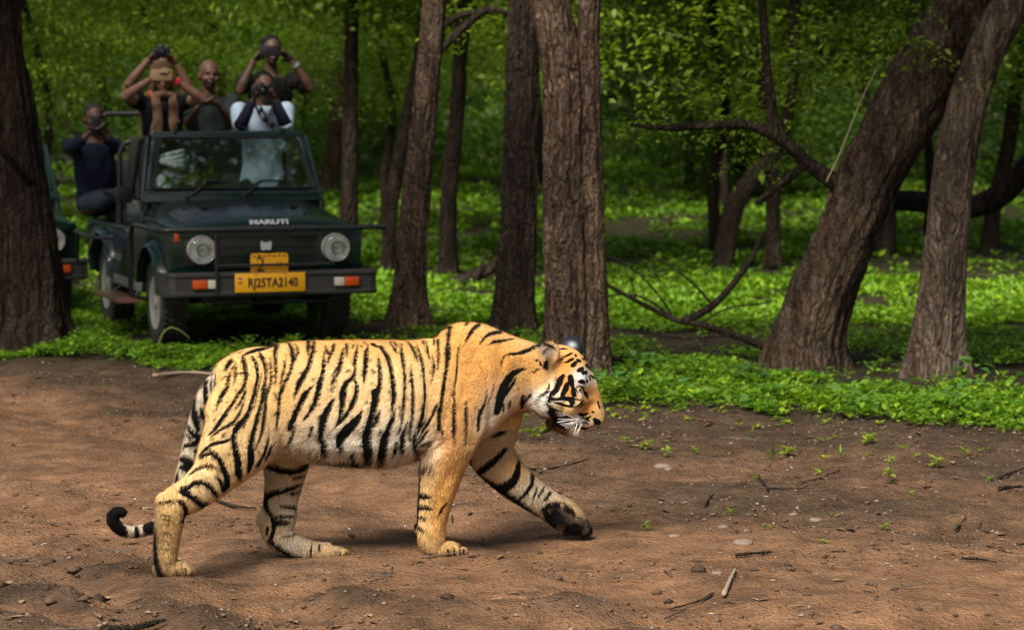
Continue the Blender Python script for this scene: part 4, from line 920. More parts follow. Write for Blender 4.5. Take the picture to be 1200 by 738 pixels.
# eyes, nose, whiskers
M_eye = mat('eye_amber', (.48, .44, .16), .08, 0, .6); M_dark = mat('pupil_black', (.006, .005, .005), .12, 0, .6)
M_nose = mat('nose_leather', (.035, .022, .020), .35); M_whisk = mat('whisker_white', (.82, .80, .76), .4)
def on_coat(u, v, s, out=0.0):
    "the coat's surface point seen at (u, v) on the near side (s = -1), or its mirror on the far side"
    d = np.hypot(TU-u, TW-v) + np.where((TV[:, 1] < 0) & (tgrp == 0), 0, 99); k = np.argsort(d)[:24]
    k = k[np.argsort(TV2[k, 1])[:6]]; p = TV2[k].mean(0) + TN[k].mean(0)*out
    return np.array([p[0], p[1]*(1 if s < 0 else -1), p[2]])
for s in (-1, 1):
    e = on_coat(682.6, 456.6, s, -.0075) ; q = MB(); q.ell(e, (.0150, .0135, .0120), 16, 10); eye = q.build('eye', M_eye, tiger, smooth=True)
    q = MB(); q.ell(np.array(e)+np.array([.0030, s*.0112, .0012]), (.0058, .0040, .0058), 12, 8); q.build('pupil', M_dark, eye, smooth=True)
q = MB(); nz = T(699.5, 493.5, 0); q.ell(nz, (.016, .030, .014), 16, 10); q.ell(np.array(nz)+np.array([.004, 0, -.008]), (.012, .014, .010), 12, 8); q.build('nose', M_nose, tiger, smooth=True)
wr = random.Random(4)
for s in (-1, 1):
    for k in range(17):
        a0 = on_coat(677 + 12*wr.random(), 488 + 8*wr.random(), s)
        f = (k-4)/12
        ex, ey = (646 + 9*wr.random(), 479 + 4*k) if k < 4 else (650 + 25*f + 3*wr.random(), 493 + 19*f + 2*wr.random())
        e = T(ex, ey, s*(.11 + .06*wr.random()))
        mid = (np.array(a0)+np.array(e))/2 + np.array([-.004, s*.02, .012 - .012*wr.random()])
        P3 = [tuple((1-t)**2*np.array(a0) + 2*t*(1-t)*mid + t*t*np.array(e)) for t in (0, .25, .5, .75, 1)]
        MB().tube(P3, [.0017, .0016, .0013, .0010, .0004], 5).build('whisker', M_whisk, tiger, smooth=True)
# ================================================================== the open safari jeep
JPH = R(18.7); _jx = np.array([math.cos(JPH), math.sin(JPH), 0]); _jy = np.array([-math.sin(JPH), math.cos(JPH), 0])
JO = np.array([-1.96, 20.2, 0.0]) + _jx*.04
def J(u, v, y):
    "jeep-space (x, z) seen at pixel (u, v) in the plane y"
    d = ray(u, v); t = (y - (CAMP-JO) @ _jy)/(d @ _jy); p = CAMP + d*t - JO; return float(p @ _jx), float(p[2])
def paint(name, col, dust=.35, rough=.32):
    m = mat(name, col, rough, 0, .5); t = NT(m); co = t.co()
    n = t.noise(co, 5, 5, .6); n2 = t.noise(co, 40, 3, .6); g = t.new('ShaderNodeNewGeometry'); sx = t.new('ShaderNodeSeparateXYZ'); t.l.new(g.outputs['Normal'], sx.inputs[0])
    up = t.mrange(sx.outputs['Z'], .2, 1, .15, 1); f = t.math('MULTIPLY', t.math('MULTIPLY', t.mrange(n, .35, .7, .3, 1), up), dust)
    t.base(t.mix(f, col, (.16, .125, .085))); t.rough(t.mrange(t.math('ADD', f, t.math('MULTIPLY', n2, .2)), 0, .6, rough, .75))
    t.b.inputs['Coat Weight'].default_value = .35; t.b.inputs['Coat Roughness'].default_value = .05; return m
M_green = paint('green_paint', (.0025, .018, .013), .05, .15)
M_blk = paint('black_trim', (.008, .008, .008), .08, .5); M_bump = paint('bumper_grey', (.024, .024, .024), .22, .6)
M_rub = paint('tyre_rubber', (.016, .015, .014), .5, .85); M_rim = paint('steel_rim', (.30, .29, .27), .5, .5)
M_chrome = mat('headlight_reflector', (.80, .80, .75), .30, .35); M_seat = mat('seat_vinyl', (.012, .012, .013), .6)
M_yel = mat('plate_yellow', (.80, .37, .008), .5); M_ink = mat('plate_ink', (.012, .012, .012), .6); M_ora = mat('indicator_orange', (.55, .075, .008), .25); M_clear = mat('indicator_clear', (.55, .52, .45), .2)
M_wood = paint('step_board', (.26, .12, .06), .3, .7); M_badge = mat('badge_silver', (.68, .70, .70), .3, .3); M_blue = mat('plate_blue', (.02, .06, .25), .5); M_sill = mat('sill_grey', (.20, .20, .19), .5)
def glass_material(name, refl=.12, tint=(.85, .93, .90)):
    m = bpy.data.materials.new(name); m.use_nodes = True; n = m.node_tree.nodes; l = m.node_tree.links; n.remove(n['Principled BSDF'])
    tr = n.new('ShaderNodeBsdfTransparent'); tr.inputs[0].default_value = (*tint, 1); gl = n.new('ShaderNodeBsdfGlossy'); gl.inputs['Roughness'].default_value = .02
    fr = n.new('ShaderNodeFresnel'); fr.inputs[0].default_value = 1.52; ad = n.new('ShaderNodeMath'); ad.operation = 'ADD'; ad.inputs[1].default_value = refl; l.new(fr.outputs[0], ad.inputs[0])
    mx = n.new('ShaderNodeMixShader'); l.new(ad.outputs[0], mx.inputs[0]); l.new(tr.outputs[0], mx.inputs[1]); l.new(gl.outputs[0], mx.inputs[2]); l.new(mx.outputs[0], n['Material Output'].inputs[0]); return m
M_glass = glass_material('windscreen_glass', .20); M_lens = glass_material('lens_glass', .03, (.95, .96, .93))

def text_mesh(txt, size, depth, xs=1.0, bold=0.0):
    c = bpy.data.curves.new('lettering', 'FONT'); c.body = txt; c.size = size; c.extrude = depth; c.offset = bold; c.align_x = 'CENTER'; c.align_y = 'CENTER'; c.resolution_u = 3
    o = bpy.data.objects.new('lettering', c); COL.objects.link(o); dg = bpy.context.evaluated_depsgraph_get(); dg.update()
    me = bpy.data.meshes.new_from_object(o.evaluated_get(dg)); bpy.data.objects.remove(o); bpy.data.curves.remove(c)
    me.transform(Matrix.Diagonal((xs, 1, 1, 1))); return me
def lettering(name, txt, size, loc, parent, m, xs=1.0, bold=0.0, tilt=0.0, depth=.003):
    return link(name, text_mesh(txt, size, depth, xs, bold), m, parent, loc, (math.pi/2 - tilt, 0, 0))

jeep = thing('safari_jeep', 'dark green open safari jeep with yellow number plate, full of people taking pictures', 'jeep', tuple(JO), JPH)
def arch(cy, cz, r, a0=0, a1=180, n=14): return [(cy + r*math.cos(R(a0+(a1-a0)*k/n)), cz + r*math.sin(R(a0+(a1-a0)*k/n))) for k in range(n+1)]
WB = 1.92; RW = .305
# body sides with wheel arch cut out, tub floor and rear
q = MB()
side_poly = [(.30, .36), (.30, .84), (.46, .86), (.95, .80), (2.72, .78), (2.72, .40), (WB+.40, .36)] + arch(WB, .33, .385, 0, 180)[1:] + [(WB-.40, .34)]
for s in (-1, 1): q.prism(side_poly, s*.69, s*.63, 'x')
q.box((0, 1.5, .40), (1.27, 2.4, .05)); q.box((0, 2.69, .58), (1.27, .05, .40)); q.box((0, .40, .62), (1.27, .05, .46))
q.build('body', M_green, jeep, 35, .012)
# front wings with arches, fascia
q = MB()
wing = [(-.60, .50), (-.60, .835), (.31, .86), (.31, .36)] + arch(0, .33, .385, 5, 160)
for s in (-1, 1): q.prism(wing, s*.69, s*.60, 'x')
for s in (-1, 1): q.box((s*.50, -.15, .825), (.40, .90, .03))
q.build('front_wing', M_green, jeep, 35, .012)
q = MB(); q.box((0, -.585, .70), (1.375, .05, .315)); q.build('fascia', M_green, jeep, 35, .012)
# wheel arch flares
for nm, cy in (('wheel_arch', 0), ('wheel_arch', WB)):
    for s in (-1, 1):
        q = MB(); a = arch(cy, .33, .405, 8 if cy else 14, 172, 16); b = arch(cy, .33, .375, 8 if cy else 14, 172, 16)
        V = []; n = len(a)
        for (pa, pb) in zip(a, b): V += [(s*.66, pa[0], pa[1]+.02), (s*.735, pa[0], pa[1]), (s*.755, pb[0], pb[1]), (s*.66, pb[0], pb[1])]
        F = [(4*i+k, 4*i+(k+1) % 4, 4*i+4+(k+1) % 4, 4*i+4+k) for i in range(n-1) for k in range(4)] + [(0, 1, 2, 3), tuple(4*n-4+k for k in (3, 2, 1, 0))]
        q.add(V, F); q.build(nm, M_green, jeep, 50)
# bonnet: slightly crowned sheet with a rounded front lip
q = MB(); rows = []
for (y, hw, z, cr, drop) in ((-.645, .615, .835, .006, .0), (-.640, .640, .868, .010, .02), (-.60, .650, .893, .016, .035), (-.45, .655, .912, .022, .05), (0, .668, .952, .030, .07), (.40, .680, .985, .034, .09), (.44, .680, .985, .034, .09)):
    xs = np.linspace(-1, 1, 21); rows.append([(hw*t, y, z + cr*(1-t*t) - drop*max(0, abs(t)-.86)/.14 + .010*math.exp(-((abs(t)-.55)/.06)**2)*(y > -.6)) for t in xs])
n = 21; V = [p for r_ in rows for p in r_]; F = [(i*n+k, i*n+k+1, (i+1)*n+k+1, (i+1)*n+k) for i in range(len(rows)-1) for k in range(n-1)]
m0 = len(V); V += [(p[0], p[1], .80) for p in rows[0]] + [(r_[e][0], r_[e][1], .80) for e in (0, -1) for r_ in rows]
F += [(k, m0+k, m0+k+1, k+1) for k in range(n-1)]
L_ = len(rows)
for e in (0, 1):
    o_ = m0+n+e*L_; F += [(i*n+(n-1)*e, (i+1)*n+(n-1)*e, o_+i+1, o_+i) for i in range(L_-1)]
q.add(V, F); bon = q.build('bonnet', M_green, jeep, 40)
lettering('bonnet_lettering', 'MARUTI', .046, (-.005, -.672, .902), bon, M_badge, 1.7, .0025, R(30))
for x in (-.33, .33): q = MB(); q.box((x, -.05, .985), (.05, .03, .02)); q.build('bonnet_catch', M_blk, bon, 35, .004)
# grille: frame, bars and slanted mesh
q = MB(); q.box((.0, -.612, .825), (.74, .03, .03)); q.box((0, -.612, .595), (.74, .03, .03)); q.box((-.36, -.612, .71), (.025, .03, .26)); q.box((.36, -.612, .71), (.025, .03, .26))
q.box((0, -.620, .735), (.70, .012, .010)); q.box((0, -.620, .672), (.70, .012, .010)); q.box((0, -.600, .71), (.72, .008, .22))
gr = q.build('grille', M_blk, jeep, 35)
q = MB()
for k in range(34):
    x0 = -.36 + .022*k
    for (za, zb) in ((.60, .668), (.676, .731), (.739, .812)):
        q.tube([(max(-.35, min(.35, x0)), -.615, za), (max(-.35, min(.35, x0+.03)), -.615, zb)], .0035, 4)
tag(q.build('grille_mesh', M_bump, gr), kind='stuff')
q = MB(); q.prism([(-.035, -.028), (-.040, .020), (-.030, .034), (-.012, .020), (0, .024), (.012, .020), (.030, .034), (.040, .020), (.035, -.028), (.012, -.034), (0, -.022), (-.012, -.034)], -.645, -.630, 'y')
me = q.mesh('badge', 35); me.transform(Matrix.Translation((-.02, 0, .735))); link('badge', me, M_badge, gr)
for s in (-1, 1):
    q = MB(); q.box((s*.485, -.612, .715), (.245, .03, .235)); hs = q.build('headlight_surround', M_blk, jeep, 35, .01)
    q = MB(); q.lathe([(.012, .010), (.05, .006), (.078, -.006), (.090, -.022), (.097, -.026), (.100, -.018), (.100, .03), (.02, .035)], 'y', 32, (s*.485, -.645, .715)); hl = q.build('headlight', M_chrome, jeep, 50)
    q = MB(); q.lathe([(.091, -.024), (.086, -.032), (.070, -.040), (.040, -.047), (.004, -.050)], 'y', 32, (s*.485, -.645, .715)); q.build('lens', M_lens, hl, True)
    q = MB(); q.ell((s*.485, -.652, .715), (.012, .016, .012)); q.build('bulb', M_clear, hl, True)
    # bumper lamps
    q = MB(); q.box((s*.545 + .01, -.818, .484), (.105, .03, .062)); q.build('indicator', M_ora, jeep, 35, .006)
    q = MB(); q.box((s*.455 + .01, -.818, .484), (.070, .03, .060)); q.build('sidelight', M_clear, jeep, 35, .006)
q = MB(); q.box((-.655, -.618, .80), (.035, .03, .055)); q.build('wing_lamp', M_ora, jeep, 35, .006)
# bumper
q = MB(); prof = [(-.70, .400), (-.80, .392), (-.812, .405), (-.812, .425), (-.800, .432), (-.800, .528), (-.812, .536), (-.812, .552), (-.80, .562), (-.70, .562)]
q.prism(prof, -.70, .70, 'x')
for s in (-1, 1):
    V = [];  st = ((.702, 0, 0), (.745, .02, .02), (.765, .08, .07), (.770, .30, .30))
    for (xx, dy, di) in st: V += [(s*xx, p[0]+dy if p[0] < -.75 else p[0]+max(dy, .02), p[1]) for p in prof]
    n = len(prof); F = [(i*n+k, i*n+(k+1) % n, (i+1)*n+(k+1) % n, (i+1)*n+k) for i in range(len(st)-1) for k in range(n)] + [tuple(range(n)), tuple(range((len(st)-1)*n, len(st)*n))]
    q.add(V, F)
bmp = q.build('bumper', M_bump, jeep, 40)
# plates
q = MB(); q.box((-.036, -.822, .489), (.505, .008, .134)); pl = q.build('number_plate', M_yel, jeep, 35, .003)
lettering('plate_lettering', 'RJ25TA2140', .088, (-.018, -.8275, .486), pl, M_ink, .80, .0014)
q = MB(); q.box((-.252, -.8275, .520), (.020, .002, .012)); q.build('plate_emblem', M_blue, pl); lettering('plate_country_mark', 'IND', .016, (-.252, -.8270, .490), pl, M_ink)
for x in (-.14, .07): q = MB(); q.lathe([(.006, 0), (.006, -.004)], 'y', 8, (x, -.826, .548)); q.build('bolt', M_sill, pl)
q = MB(); q.prism([(-.170, .560), (.100, .560), (.100, .668), (.092, .690), (.03, .694), (-.03, .690), (-.09, .694), (-.162, .690), (-.170, .668)], -.800, -.793, 'y'); p2 = q.build('permit_plate', M_yel, jeep, 35)
lettering('permit_number', '2', .150, (-.100, -.8035, .612), p2, M_ink, .9, -.002); lettering('permit_mark', 'Y', .075, (.035, -.8035, .612), p2, M_ora, .9, -.002); 
q = MB()
for k in range(7): q.box((-.145 + .036*k, -.8035, .674 + .004*(k % 2)), (.022, .002, .012))
q.build('permit_print', mat('faded_print', (.30, .14, .01), .6), p2)
# guard bars
q = MB(); q.tube([(.775, -.83, .864), (.70, -.83, .864), (0, -.83, .864), (-.74, -.83, .864), (-.80, -.80, .864), (-.82, -.70, .864), (-.82, .02, .864), (-.82, .14, .85), (-.82, .20, .78), (-.82, .22, .64), (-.82, .22, .34), (-.70, .22, .31)], .019, 10)
q.tube([(.775, -.83, .864), (.80, -.83, .864)], .024, 10); q.tube([(-.42, -.825, .612), (.42, -.825, .612)], .010, 8); q.tube([(-.42, -.825, .864), (-.42, -.825, .42)], .012, 8);
q.build('guard_bar', M_blk, jeep, 60)
q = MB(); q.tube([(-.72, WB-.55, .70), (-.84, WB-.52, .69), (-.84, WB+.5, .69), (-.80, WB+.62, .66), (-.80, WB+.66, .40)], .014, 8); q.build('side_rail', M_blk, jeep, 60)
# steps and sills
for s in (-1, 1):
    q = MB(); q.box((s*.785, .95, .275), (.17, .95, .028)); q.build('step_board', M_wood, jeep, 35, .004)
    q = MB(); q.box((s*.70, .98, .375), (.02, 1.05, .07)); q.build('sill', M_sill, jeep, 35, .004)
    for yb in (.6, 1.3): q = MB(); q.tube([(s*.64, yb, .36), (s*.78, yb, .262)], .014, 6); q.build('step_bracket', M_blk, jeep)
# wheels
def tyre_prof(): return [(.175, -.08), (.215, -.092), (.265, -.095), (.292, -.085), (.303, -.06), (.305, 0), (.303, .06), (.292, .085), (.265, .095), (.215, .092), (.175, .08)]
q = MB(); q.lathe(tyre_prof(), 'x', 40)
for k in range(40):
    a = 2*math.pi*k/40
    for xx, off in ((-.072, 0), (-.03, .07), (.03, 0), (.072, .07)):
        ca, sa = math.cos(a+off), math.sin(a+off); q.box((xx, .305*ca, .305*sa), (.032, .020, .026), (a+off, 0, 0))
tyre_me = q.mesh('tyre', 50)
q = MB(); q.lathe([(.19, -.085), (.195, -.090), (.185, -.075), (.165, -.03), (.12, -.045), (.08, -.060), (.05, -.055), (.045, -.095), (.02, -.10), (.02, .05), (.18, .07)], 'x', 32); rim_me = q.mesh('rim', 50)
for s in (-1, 1):
    for cy in (0, WB):
        w = link('wheel', tyre_me, M_rub, jeep, (s*.60, cy, RW-.004), (.3*cy, 0, 0 if s < 0 else math.pi)); link('rim', rim_me, M_rim, w)
# chassis
q = MB(); q.box((0, -.02, .33), (1.1, .07, .07)); q.box((0, WB, .33), (1.1, .07, .07)); q.ell((.12, -.02, .33), (.12, .11, .11)); q.ell((.05, WB, .33), (.13, .12, .12))
for s in (-1, 1): q.box((s*.34, 1.0, .42), (.08, 3.2, .09)); q.tube([(s*.42, -.45, .36), (s*.42, 0, .30), (s*.42, .45, .36)], .02, 6)
q.box((0, -.50, .40), (.62, .05, .05)); q.box((0, .1, .50), (.9, .9, .14)); q.tube([(-.42, -.62, .33), (.42, -.62, .33)], .012, 6); q.box((.2, 1.2, .33), (.3, .6, .12)); q.build('chassis', M_blk, jeep, 40)
# windscreen
def ws(x, t, out=0.0): return (x*(.675 - .105*t), .44 + .17*t - out*.95, 1.0 + .52*t + out*.3)
q = MB()
def bar(a, b, c, d, th=.035):
    V = [a, b, c, d] + [(p[0], p[1]+th, p[2]-.01) for p in (a, b, c, d)]
    q.add(V, [(0, 1, 2, 3), (7, 6, 5, 4), (0, 4, 5, 1), (1, 5, 6, 2), (2, 6, 7, 3), (3, 7, 4, 0)])
bar(ws(-1, 0), ws(1, 0), ws(1, .17), ws(-1, .17)); bar(ws(-1, .90), ws(1, .90), ws(1, 1), ws(-1, 1), .045)
bar(ws(-1, .168, .001), ws(-.915, .168, .001), ws(-.905, .902, .001), ws(-1, .902, .001)); bar(ws(.915, .168, .001), ws(1, .168, .001), ws(1, .902, .001), ws(.905, .902, .001))
wf = q.build('windscreen_frame', M_green, jeep, 35, .010)
q = MB(); pts = [ws(-.90, .18, .004), ws(.90, .18, .004), ws(.915, .22, .004), ws(.90, .86, .004), ws(.87, .90, .004), ws(-.87, .90, .004), ws(-.90, .86, .004), ws(-.915, .22, .004), ws(-.90, .18, .004)]; q.tube(pts, .011, 6, False); q.build('rubber_seal', M_blk, wf, 60)
q = MB(); V = [ws(-.915, .175), ws(.915, .175), ws(.905, .895), ws(-.905, .895)]; V += [(p[0], p[1]+.006, p[2]) for p in V]; q.add(V, [(0, 1, 2, 3), (7, 6, 5, 4), (0, 4, 5, 1), (1, 5, 6, 2), (2, 6, 7, 3), (3, 7, 4, 0)]); q.build('pane', M_glass, wf, False)
for x0, x1 in ((-.52, -.10), (.10, .58)):
    q = MB(); q.tube([ws(x0, .06, .02), ws(x0+.10, .14, .03), ws((x0+x1)/2, .27, .03)], .008, 6); q.tube([ws(x0+.10, .205, .022), ws((x0+x1)/2, .275, .022), ws(x1+.05, .27, .022)], .009, 6); q.lathe([(.018, 0), (.018, -.03)], 'y', 10, ws(x0, .06, .0)); q.build('wiper', M_blk, wf, 60)
for x in (-.40, .42): q = MB(); q.box((x*.62/.5*.8, .615, 1.525), (.03, .05, .03)); q.build('catch', M_blk, wf, 35, .004)
# hinged side frame (half door) behind the windscreen
for s in (-1, 1):
    q = MB(); P_ = [(s*.685, .46, .86), (s*.675, .48, 1.03), (s*.60, .63, 1.47), (s*.60, .92, 1.45), (s*.66, .98, 1.05), (s*.68, .98, .82)]; q.tube(P_, .022, 8)
    q.box((s*.685, .71, .92), (.025, .52, .18)); q.build('half_door', M_green, jeep, 50)
q = MB(); q.tube([(-.67, .50, 1.02), (-.79, .47, 1.04)], .010, 6); q.box((-.82, .46, 1.06), (.11, .05, .12), (0, 0, .2)); q.build('side_mirror', M_blk, jeep, 35, .012)
# inside
q = MB(); q.box((0, .60, .93), (1.22, .22, .20)); q.build('dashboard', M_blk, jeep, 35, .03)
q = MB()
P_ = [(-.33 + .17*math.cos(a), .80 - .08*math.sin(a), 1.03 + .15*math.sin(a)) for a in np.linspace(0, 2*math.pi, 25)]; q.tube(P_, .011, 6, False); q.tube([(-.48, .80, 1.03), (-.18, .80, 1.03)], .008, 6); q.tube([(-.33, .80, 1.03), (-.33, .66, .95)], .014, 6); q.build('steering_wheel', M_blk, jeep, 60)
for x in (-.33, .33):
    q = MB(); q.box((x, 1.13, .66), (.46, .46, .14)); q.box((x, 1.40, .92), (.46, .12, .52), (-.18, 0, 0)); q.build('seat', M_seat, jeep, 40, .04)
q = MB(); q.box((0, 1.50, 1.12), (1.16, .05, .66)); q.build('dark_backing', M_blk, jeep, 40, .02)  # added black sheet that keeps the view through the windscreen dark
for y in (1.62, 2.30): q = MB(); q.box((0, y+.15, .82), (1.15, .36, .12)); q.box((0, y+.36, 1.05), (1.15, .10, .40)); q.build('bench', M_seat, jeep, 40, .03)
for y, h in ((1.50, 1.44), (2.60, 1.62)):
    q = MB(); q.tube([(-.65, y, .78), (-.65, y, h-.12), (-.62, y, h-.04), (-.54, y, h), (.54, y, h), (.62, y, h-.04), (.65, y, h-.12), (.65, y, .78)], .021, 10); q.build('roll_bar', M_blk, jeep, 60)
for x in (-.66, .66): q = MB(); q.tube([(x, 1.5, 1.02), (x, 2.62, 1.02)], .016, 8); q.build('hand_rail', M_blk, jeep, 60)

# the second jeep, mostly behind the left tree
jeep2 = copy_tree(jeep); jeep2.name = 'safari_jeep.001'
jeep2.location = (-4.50, 23.75, -.16); jeep2.rotation_euler.z = R(17)
tag(jeep2, 'second green jeep mostly hidden behind the thick trunk at the left edge', 'jeep')
def drop(o):
    for c in list(o.children): drop(c)
    bpy.data.objects.remove(o)
for c in list(jeep2.children):
    b_ = c.name.split('.')[0]
    if b_ in ('number_plate', 'permit_plate', 'guard_bar', 'wing_lamp', 'side_mirror'): drop(c)
    elif b_ == 'bonnet':
        for d in list(c.children):
            if d.name.startswith('bonnet_lettering'): drop(d)
q = MB(); q.box((.44, -.822, .487), (.16, .008, .105)); pl2 = q.build('number_plate', M_yel, jeep2, 35, .003)
q = MB(); q.box((.43, -.828, .487), (.04, .004, .10)); q.build('plate_print', M_ink, pl2)
# ================================================================== people in the jeep
def skin_mat(name, col):
    m = mat(name, col, .55, 0, .35); t = NT(m); t.base(t.mix(1.0, t.attr('skin'), t.mrange(t.noise(t.co(), 30, 3), .3, .7, .88, 1.1), 'MULTIPLY')); t.b.inputs['Subsurface Weight'].default_value = .05; return m
M_skin = skin_mat('skin', (.3, .16, .1))
def cloth(name, col, v=.35):
    m = mat(name, col, .85, 0, .15); t = NT(m); n = t.noise(t.co((1, 1, .6)), 14, 4, .6); t.base(t.mix(1.0, col, t.mrange(n, .3, .7, 1-v*.6, 1+v*.6), 'MULTIPLY')); t.bump(t.noise(t.co((1, 1, .5)), 18, 3), .5, .02); return m
V3 = Vector
def hand(mb, wrist, toward, palm, side):
    "palm, four bent fingers and a thumb; toward = wrist to knuckles, palm = the way the fingers close"
    w = V3(wrist); d = V3(toward).normalized(); p = V3(palm); p = (p - d*p.dot(d)).normalized(); l = d.cross(p)*side
    M = Matrix((l, p, d)).transposed(); mb.ell(w + d*.045, (.040, .017, .052), 12, 8, M)
    for off, ln, cu in ((-.030, .85, .75), (-.010, 1.0, .6), (.011, .96, .68), (.030, .76, .85)):
        c = w + d*.082 + l*off; pts = [c - d*.03, c]; dd = d.copy()
        for L_ in (.036, .026, .020):
            dd = (dd*math.cos(cu) + p*math.sin(cu)).normalized() if False else (Matrix.Rotation(-cu*side*1.0, 3, l) @ dd)
            if dd.dot(p) < d.dot(p) - .01: dd = dd - p*2*dd.dot(p)
            c = c + dd*L_*ln; pts.append(c)
        mb.tube(pts, [.0095, .0092, .0085, .0078, .0065], 7)
    b = w + d*.022 - l*.030; mb.tube([b, b - l*.022 + d*.025 + p*.010, b - l*.026 + d*.052 + p*.022], [.013, .0105, .008], 7)
def person(label, head, elbows, hands, skin, shirt, trousers=None, turn=0.0, hold=None, sleeve=.95, sc=1.0, look=0.0, tilt=0.0, hair=None, floor=.43, hip=None, knee=None, long_shirt=False, fore=None, extras=None, group='people taking pictures from the jeep', palms=None, female=False, neck=.215):
    """all points in jeep space (x right, y away, z up): head centre, elbows and wrists (left of picture first)"""
    H = V3(head); sw = (.165 if female else .190)*sc
    base = V3((H.x, H.y, floor)); P = lambda v: V3(v) - base
    W = Matrix.Translation(JO) @ Matrix.Rotation(JPH, 4, 'Z')
    t = thing('person', label, 'person', tuple(W @ base), JPH, group)
    sh = H + V3((0, .035, -neck*sc)); hipc = V3(hip) if hip else H + V3((0, .06, -.76*sc))
    mb = MB()
    # head
    hp = P(H); RM = (Matrix.Rotation(look, 3, 'Z') @ Matrix.Rotation(tilt, 3, 'X'))
    def hpt(x, y, z): return hp + RM @ V3((x, y, z))*sc
    def hell(c, r, M=None): mb.ell(hpt(*c), tuple(q*sc for q in r), 20, 14, RM)
    hell((0, .012, .030), (.074, .094, .088)); hell((0, -.018, -.035), (.058, .072, .078)); hell((0, -.045, -.078), (.036, .036, .030)); hell((0, -.078, .022), (.050, .020, .014))
    hell((0, -.094, -.012), (.011, .018, .024)); hell((0, -.103, -.026), (.015, .014, .010)); hell((0, -.086, -.056), (.024, .014, .010))
    for s in (-1, 1): hell((s*.076, .012, -.012), (.010, .022, .032)); hell((s*.040, -.062, -.030), (.024, .022, .024))
    mb.tube([hpt(0, .02, -.06), P(H + V3((0, .035, -.15*sc))), P(sh + V3((0, .01, -.02)))], [.052*sc, .054*sc, .075*sc], 14)
    # trunk
    def torso(m_, g, z1=None):
        a, b = P(sh), P(hipc); st = [(-.02, .11, .075), (.05, .150, .095), (.18, .165, .112), (.42, .158, .112), (.70, .140, .105), (.92, .155, .115), (1.04, .150, .11)]
        V, n = [], 20
        if z1: st = [q for q in st if q[0] <= 1.0] + [(z1, .175, .13)]
        for (f, rx, ry) in st:
            c = a + (b-a)*f
            for k in range(n):
                an = 2*math.pi*k/n; V.append(c + V3(((rx*(.9 if female else 1)+g)*sc*math.cos(an), (ry+g)*sc*math.sin(an), 0)))
        m_.add(V, [(i*n+k, i*n+(k+1) % n, (i+1)*n+(k+1) % n, (i+1)*n+k) for i in range(len(st)-1) for k in range(n)] + [tuple(range(n-1, -1, -1)), tuple(range((len(st)-1)*n, len(st)*n))])
    torso(mb, 0)
    arms = []
    for s, el, hd in ((-1, elbows[0], hands[0]), (1, elbows[1], hands[1])):
        S_ = P(sh + V3((s*sw, .01, -.015))); E = P(el); Wd = P(hd)
        mb.ell(S_, (.062*sc, .062*sc, .062*sc), 12, 8)
        mb.tube([S_, S_.lerp(E, .35), S_.lerp(E, .8), E, E.lerp(Wd, .25), E.lerp(Wd, .7), Wd], [.056*sc, .052*sc, .043*sc, .039*sc, .040*sc, .030*sc, .025*sc], 12)
        arms.append((S_, E, Wd))
    tgt = P(hold) if hold else None
    for (S_, E, Wd), s in zip(arms, (-1, 1)):
        d = (Wd - E).normalized(); to = (tgt - Wd) if tgt else V3((0, -1, 0)); d2 = (d*.7 + to.normalized()*.6).normalized()
        hand(mb, Wd, d2, V3((-s*.75, -.45, .1)), s)
    # legs
    for s in (-1, 1):
        h = P(hipc) + V3((s*.09, 0, -.02)); k = (P(V3(knee)) + V3((s*.10, 0, 0))) if knee else h + V3((s*.02, -.20, (-.50*(h.z)))); a_ = V3((k.x, k.y + (.05 if knee else .16), .09)); toe = a_ + V3((0, -.17, -.045))
        mb.tube([h, h.lerp(k, .5), k, k.lerp(a_, .3), k.lerp(a_, .8), a_], [.085*sc, .078*sc, .056*sc, .057*sc, .040*sc, .036*sc], 12); mb.tube([a_ + V3((0, .04, -.05)), a_.lerp(toe, .5) + V3((0, 0, -.015)), toe], [.036, .036, .028], 10)
        arms.append((h, k, a_))
    me = remeshed(mb, .0075*sc, 2, .5); V = verts_of(me)
    C = np.tile(np.array(skin), (len(V), 1)); C *= (1 + .08*fbm(V[:, 0]*20, V[:, 1]*20, V[:, 2]*20, 2, 8))[:, None]
    def dot(c, r, col, s=1.0):
        w = s*np.exp(-(np.linalg.norm((V-np.array(hpt(*c)))/np.array(r), axis=1))**2)[:, None]; C[:] = C*(1-w) + np.array(col)*w
    for s in (-1, 1): dot((s*.030, -.082, .010), (.016, .03, .008), (.012, .008, .006), .9); dot((s*.031, -.085, .030), (.022, .03, .006), (.02, .014, .01), .75)
    dot((0, -.098, -.056), (.016, .02, .005), tuple(q*.6 for q in skin[:1]) + (skin[1]*.4, skin[2]*.4), .8)
    if hair and hair.get('beard'): dot((0, -.06, -.075), (.060, .06, .034), (.02, .016, .014), .85); dot((0, -.09, -.043), (.026, .03, .007), (.015, .012, .01), .8)
    set_color(me, 'skin', C); me.materials.clear(); link('body', me, M_skin, t)
    # clothes follow the body
    q = MB(); torso(q, .016, 1.35 if long_shirt else None)
    for (S_, E, Wd) in arms[:2]:
        if sleeve <= 1: q.tube([S_ + V3((0, 0, .0)), S_.lerp(E, .5*sleeve), S_.lerp(E, sleeve)], [.067*sc, .062*sc, .058*sc], 12)
        else: q.tube([S_, S_.lerp(E, .5), E, E.lerp(Wd, .5*(sleeve-1)), E.lerp(Wd, sleeve-1)], [.066*sc, .060*sc, .054*sc, .048*sc, .042*sc], 12)
        q.ell(S_, (.070*sc, .070*sc, .066*sc), 12, 8)
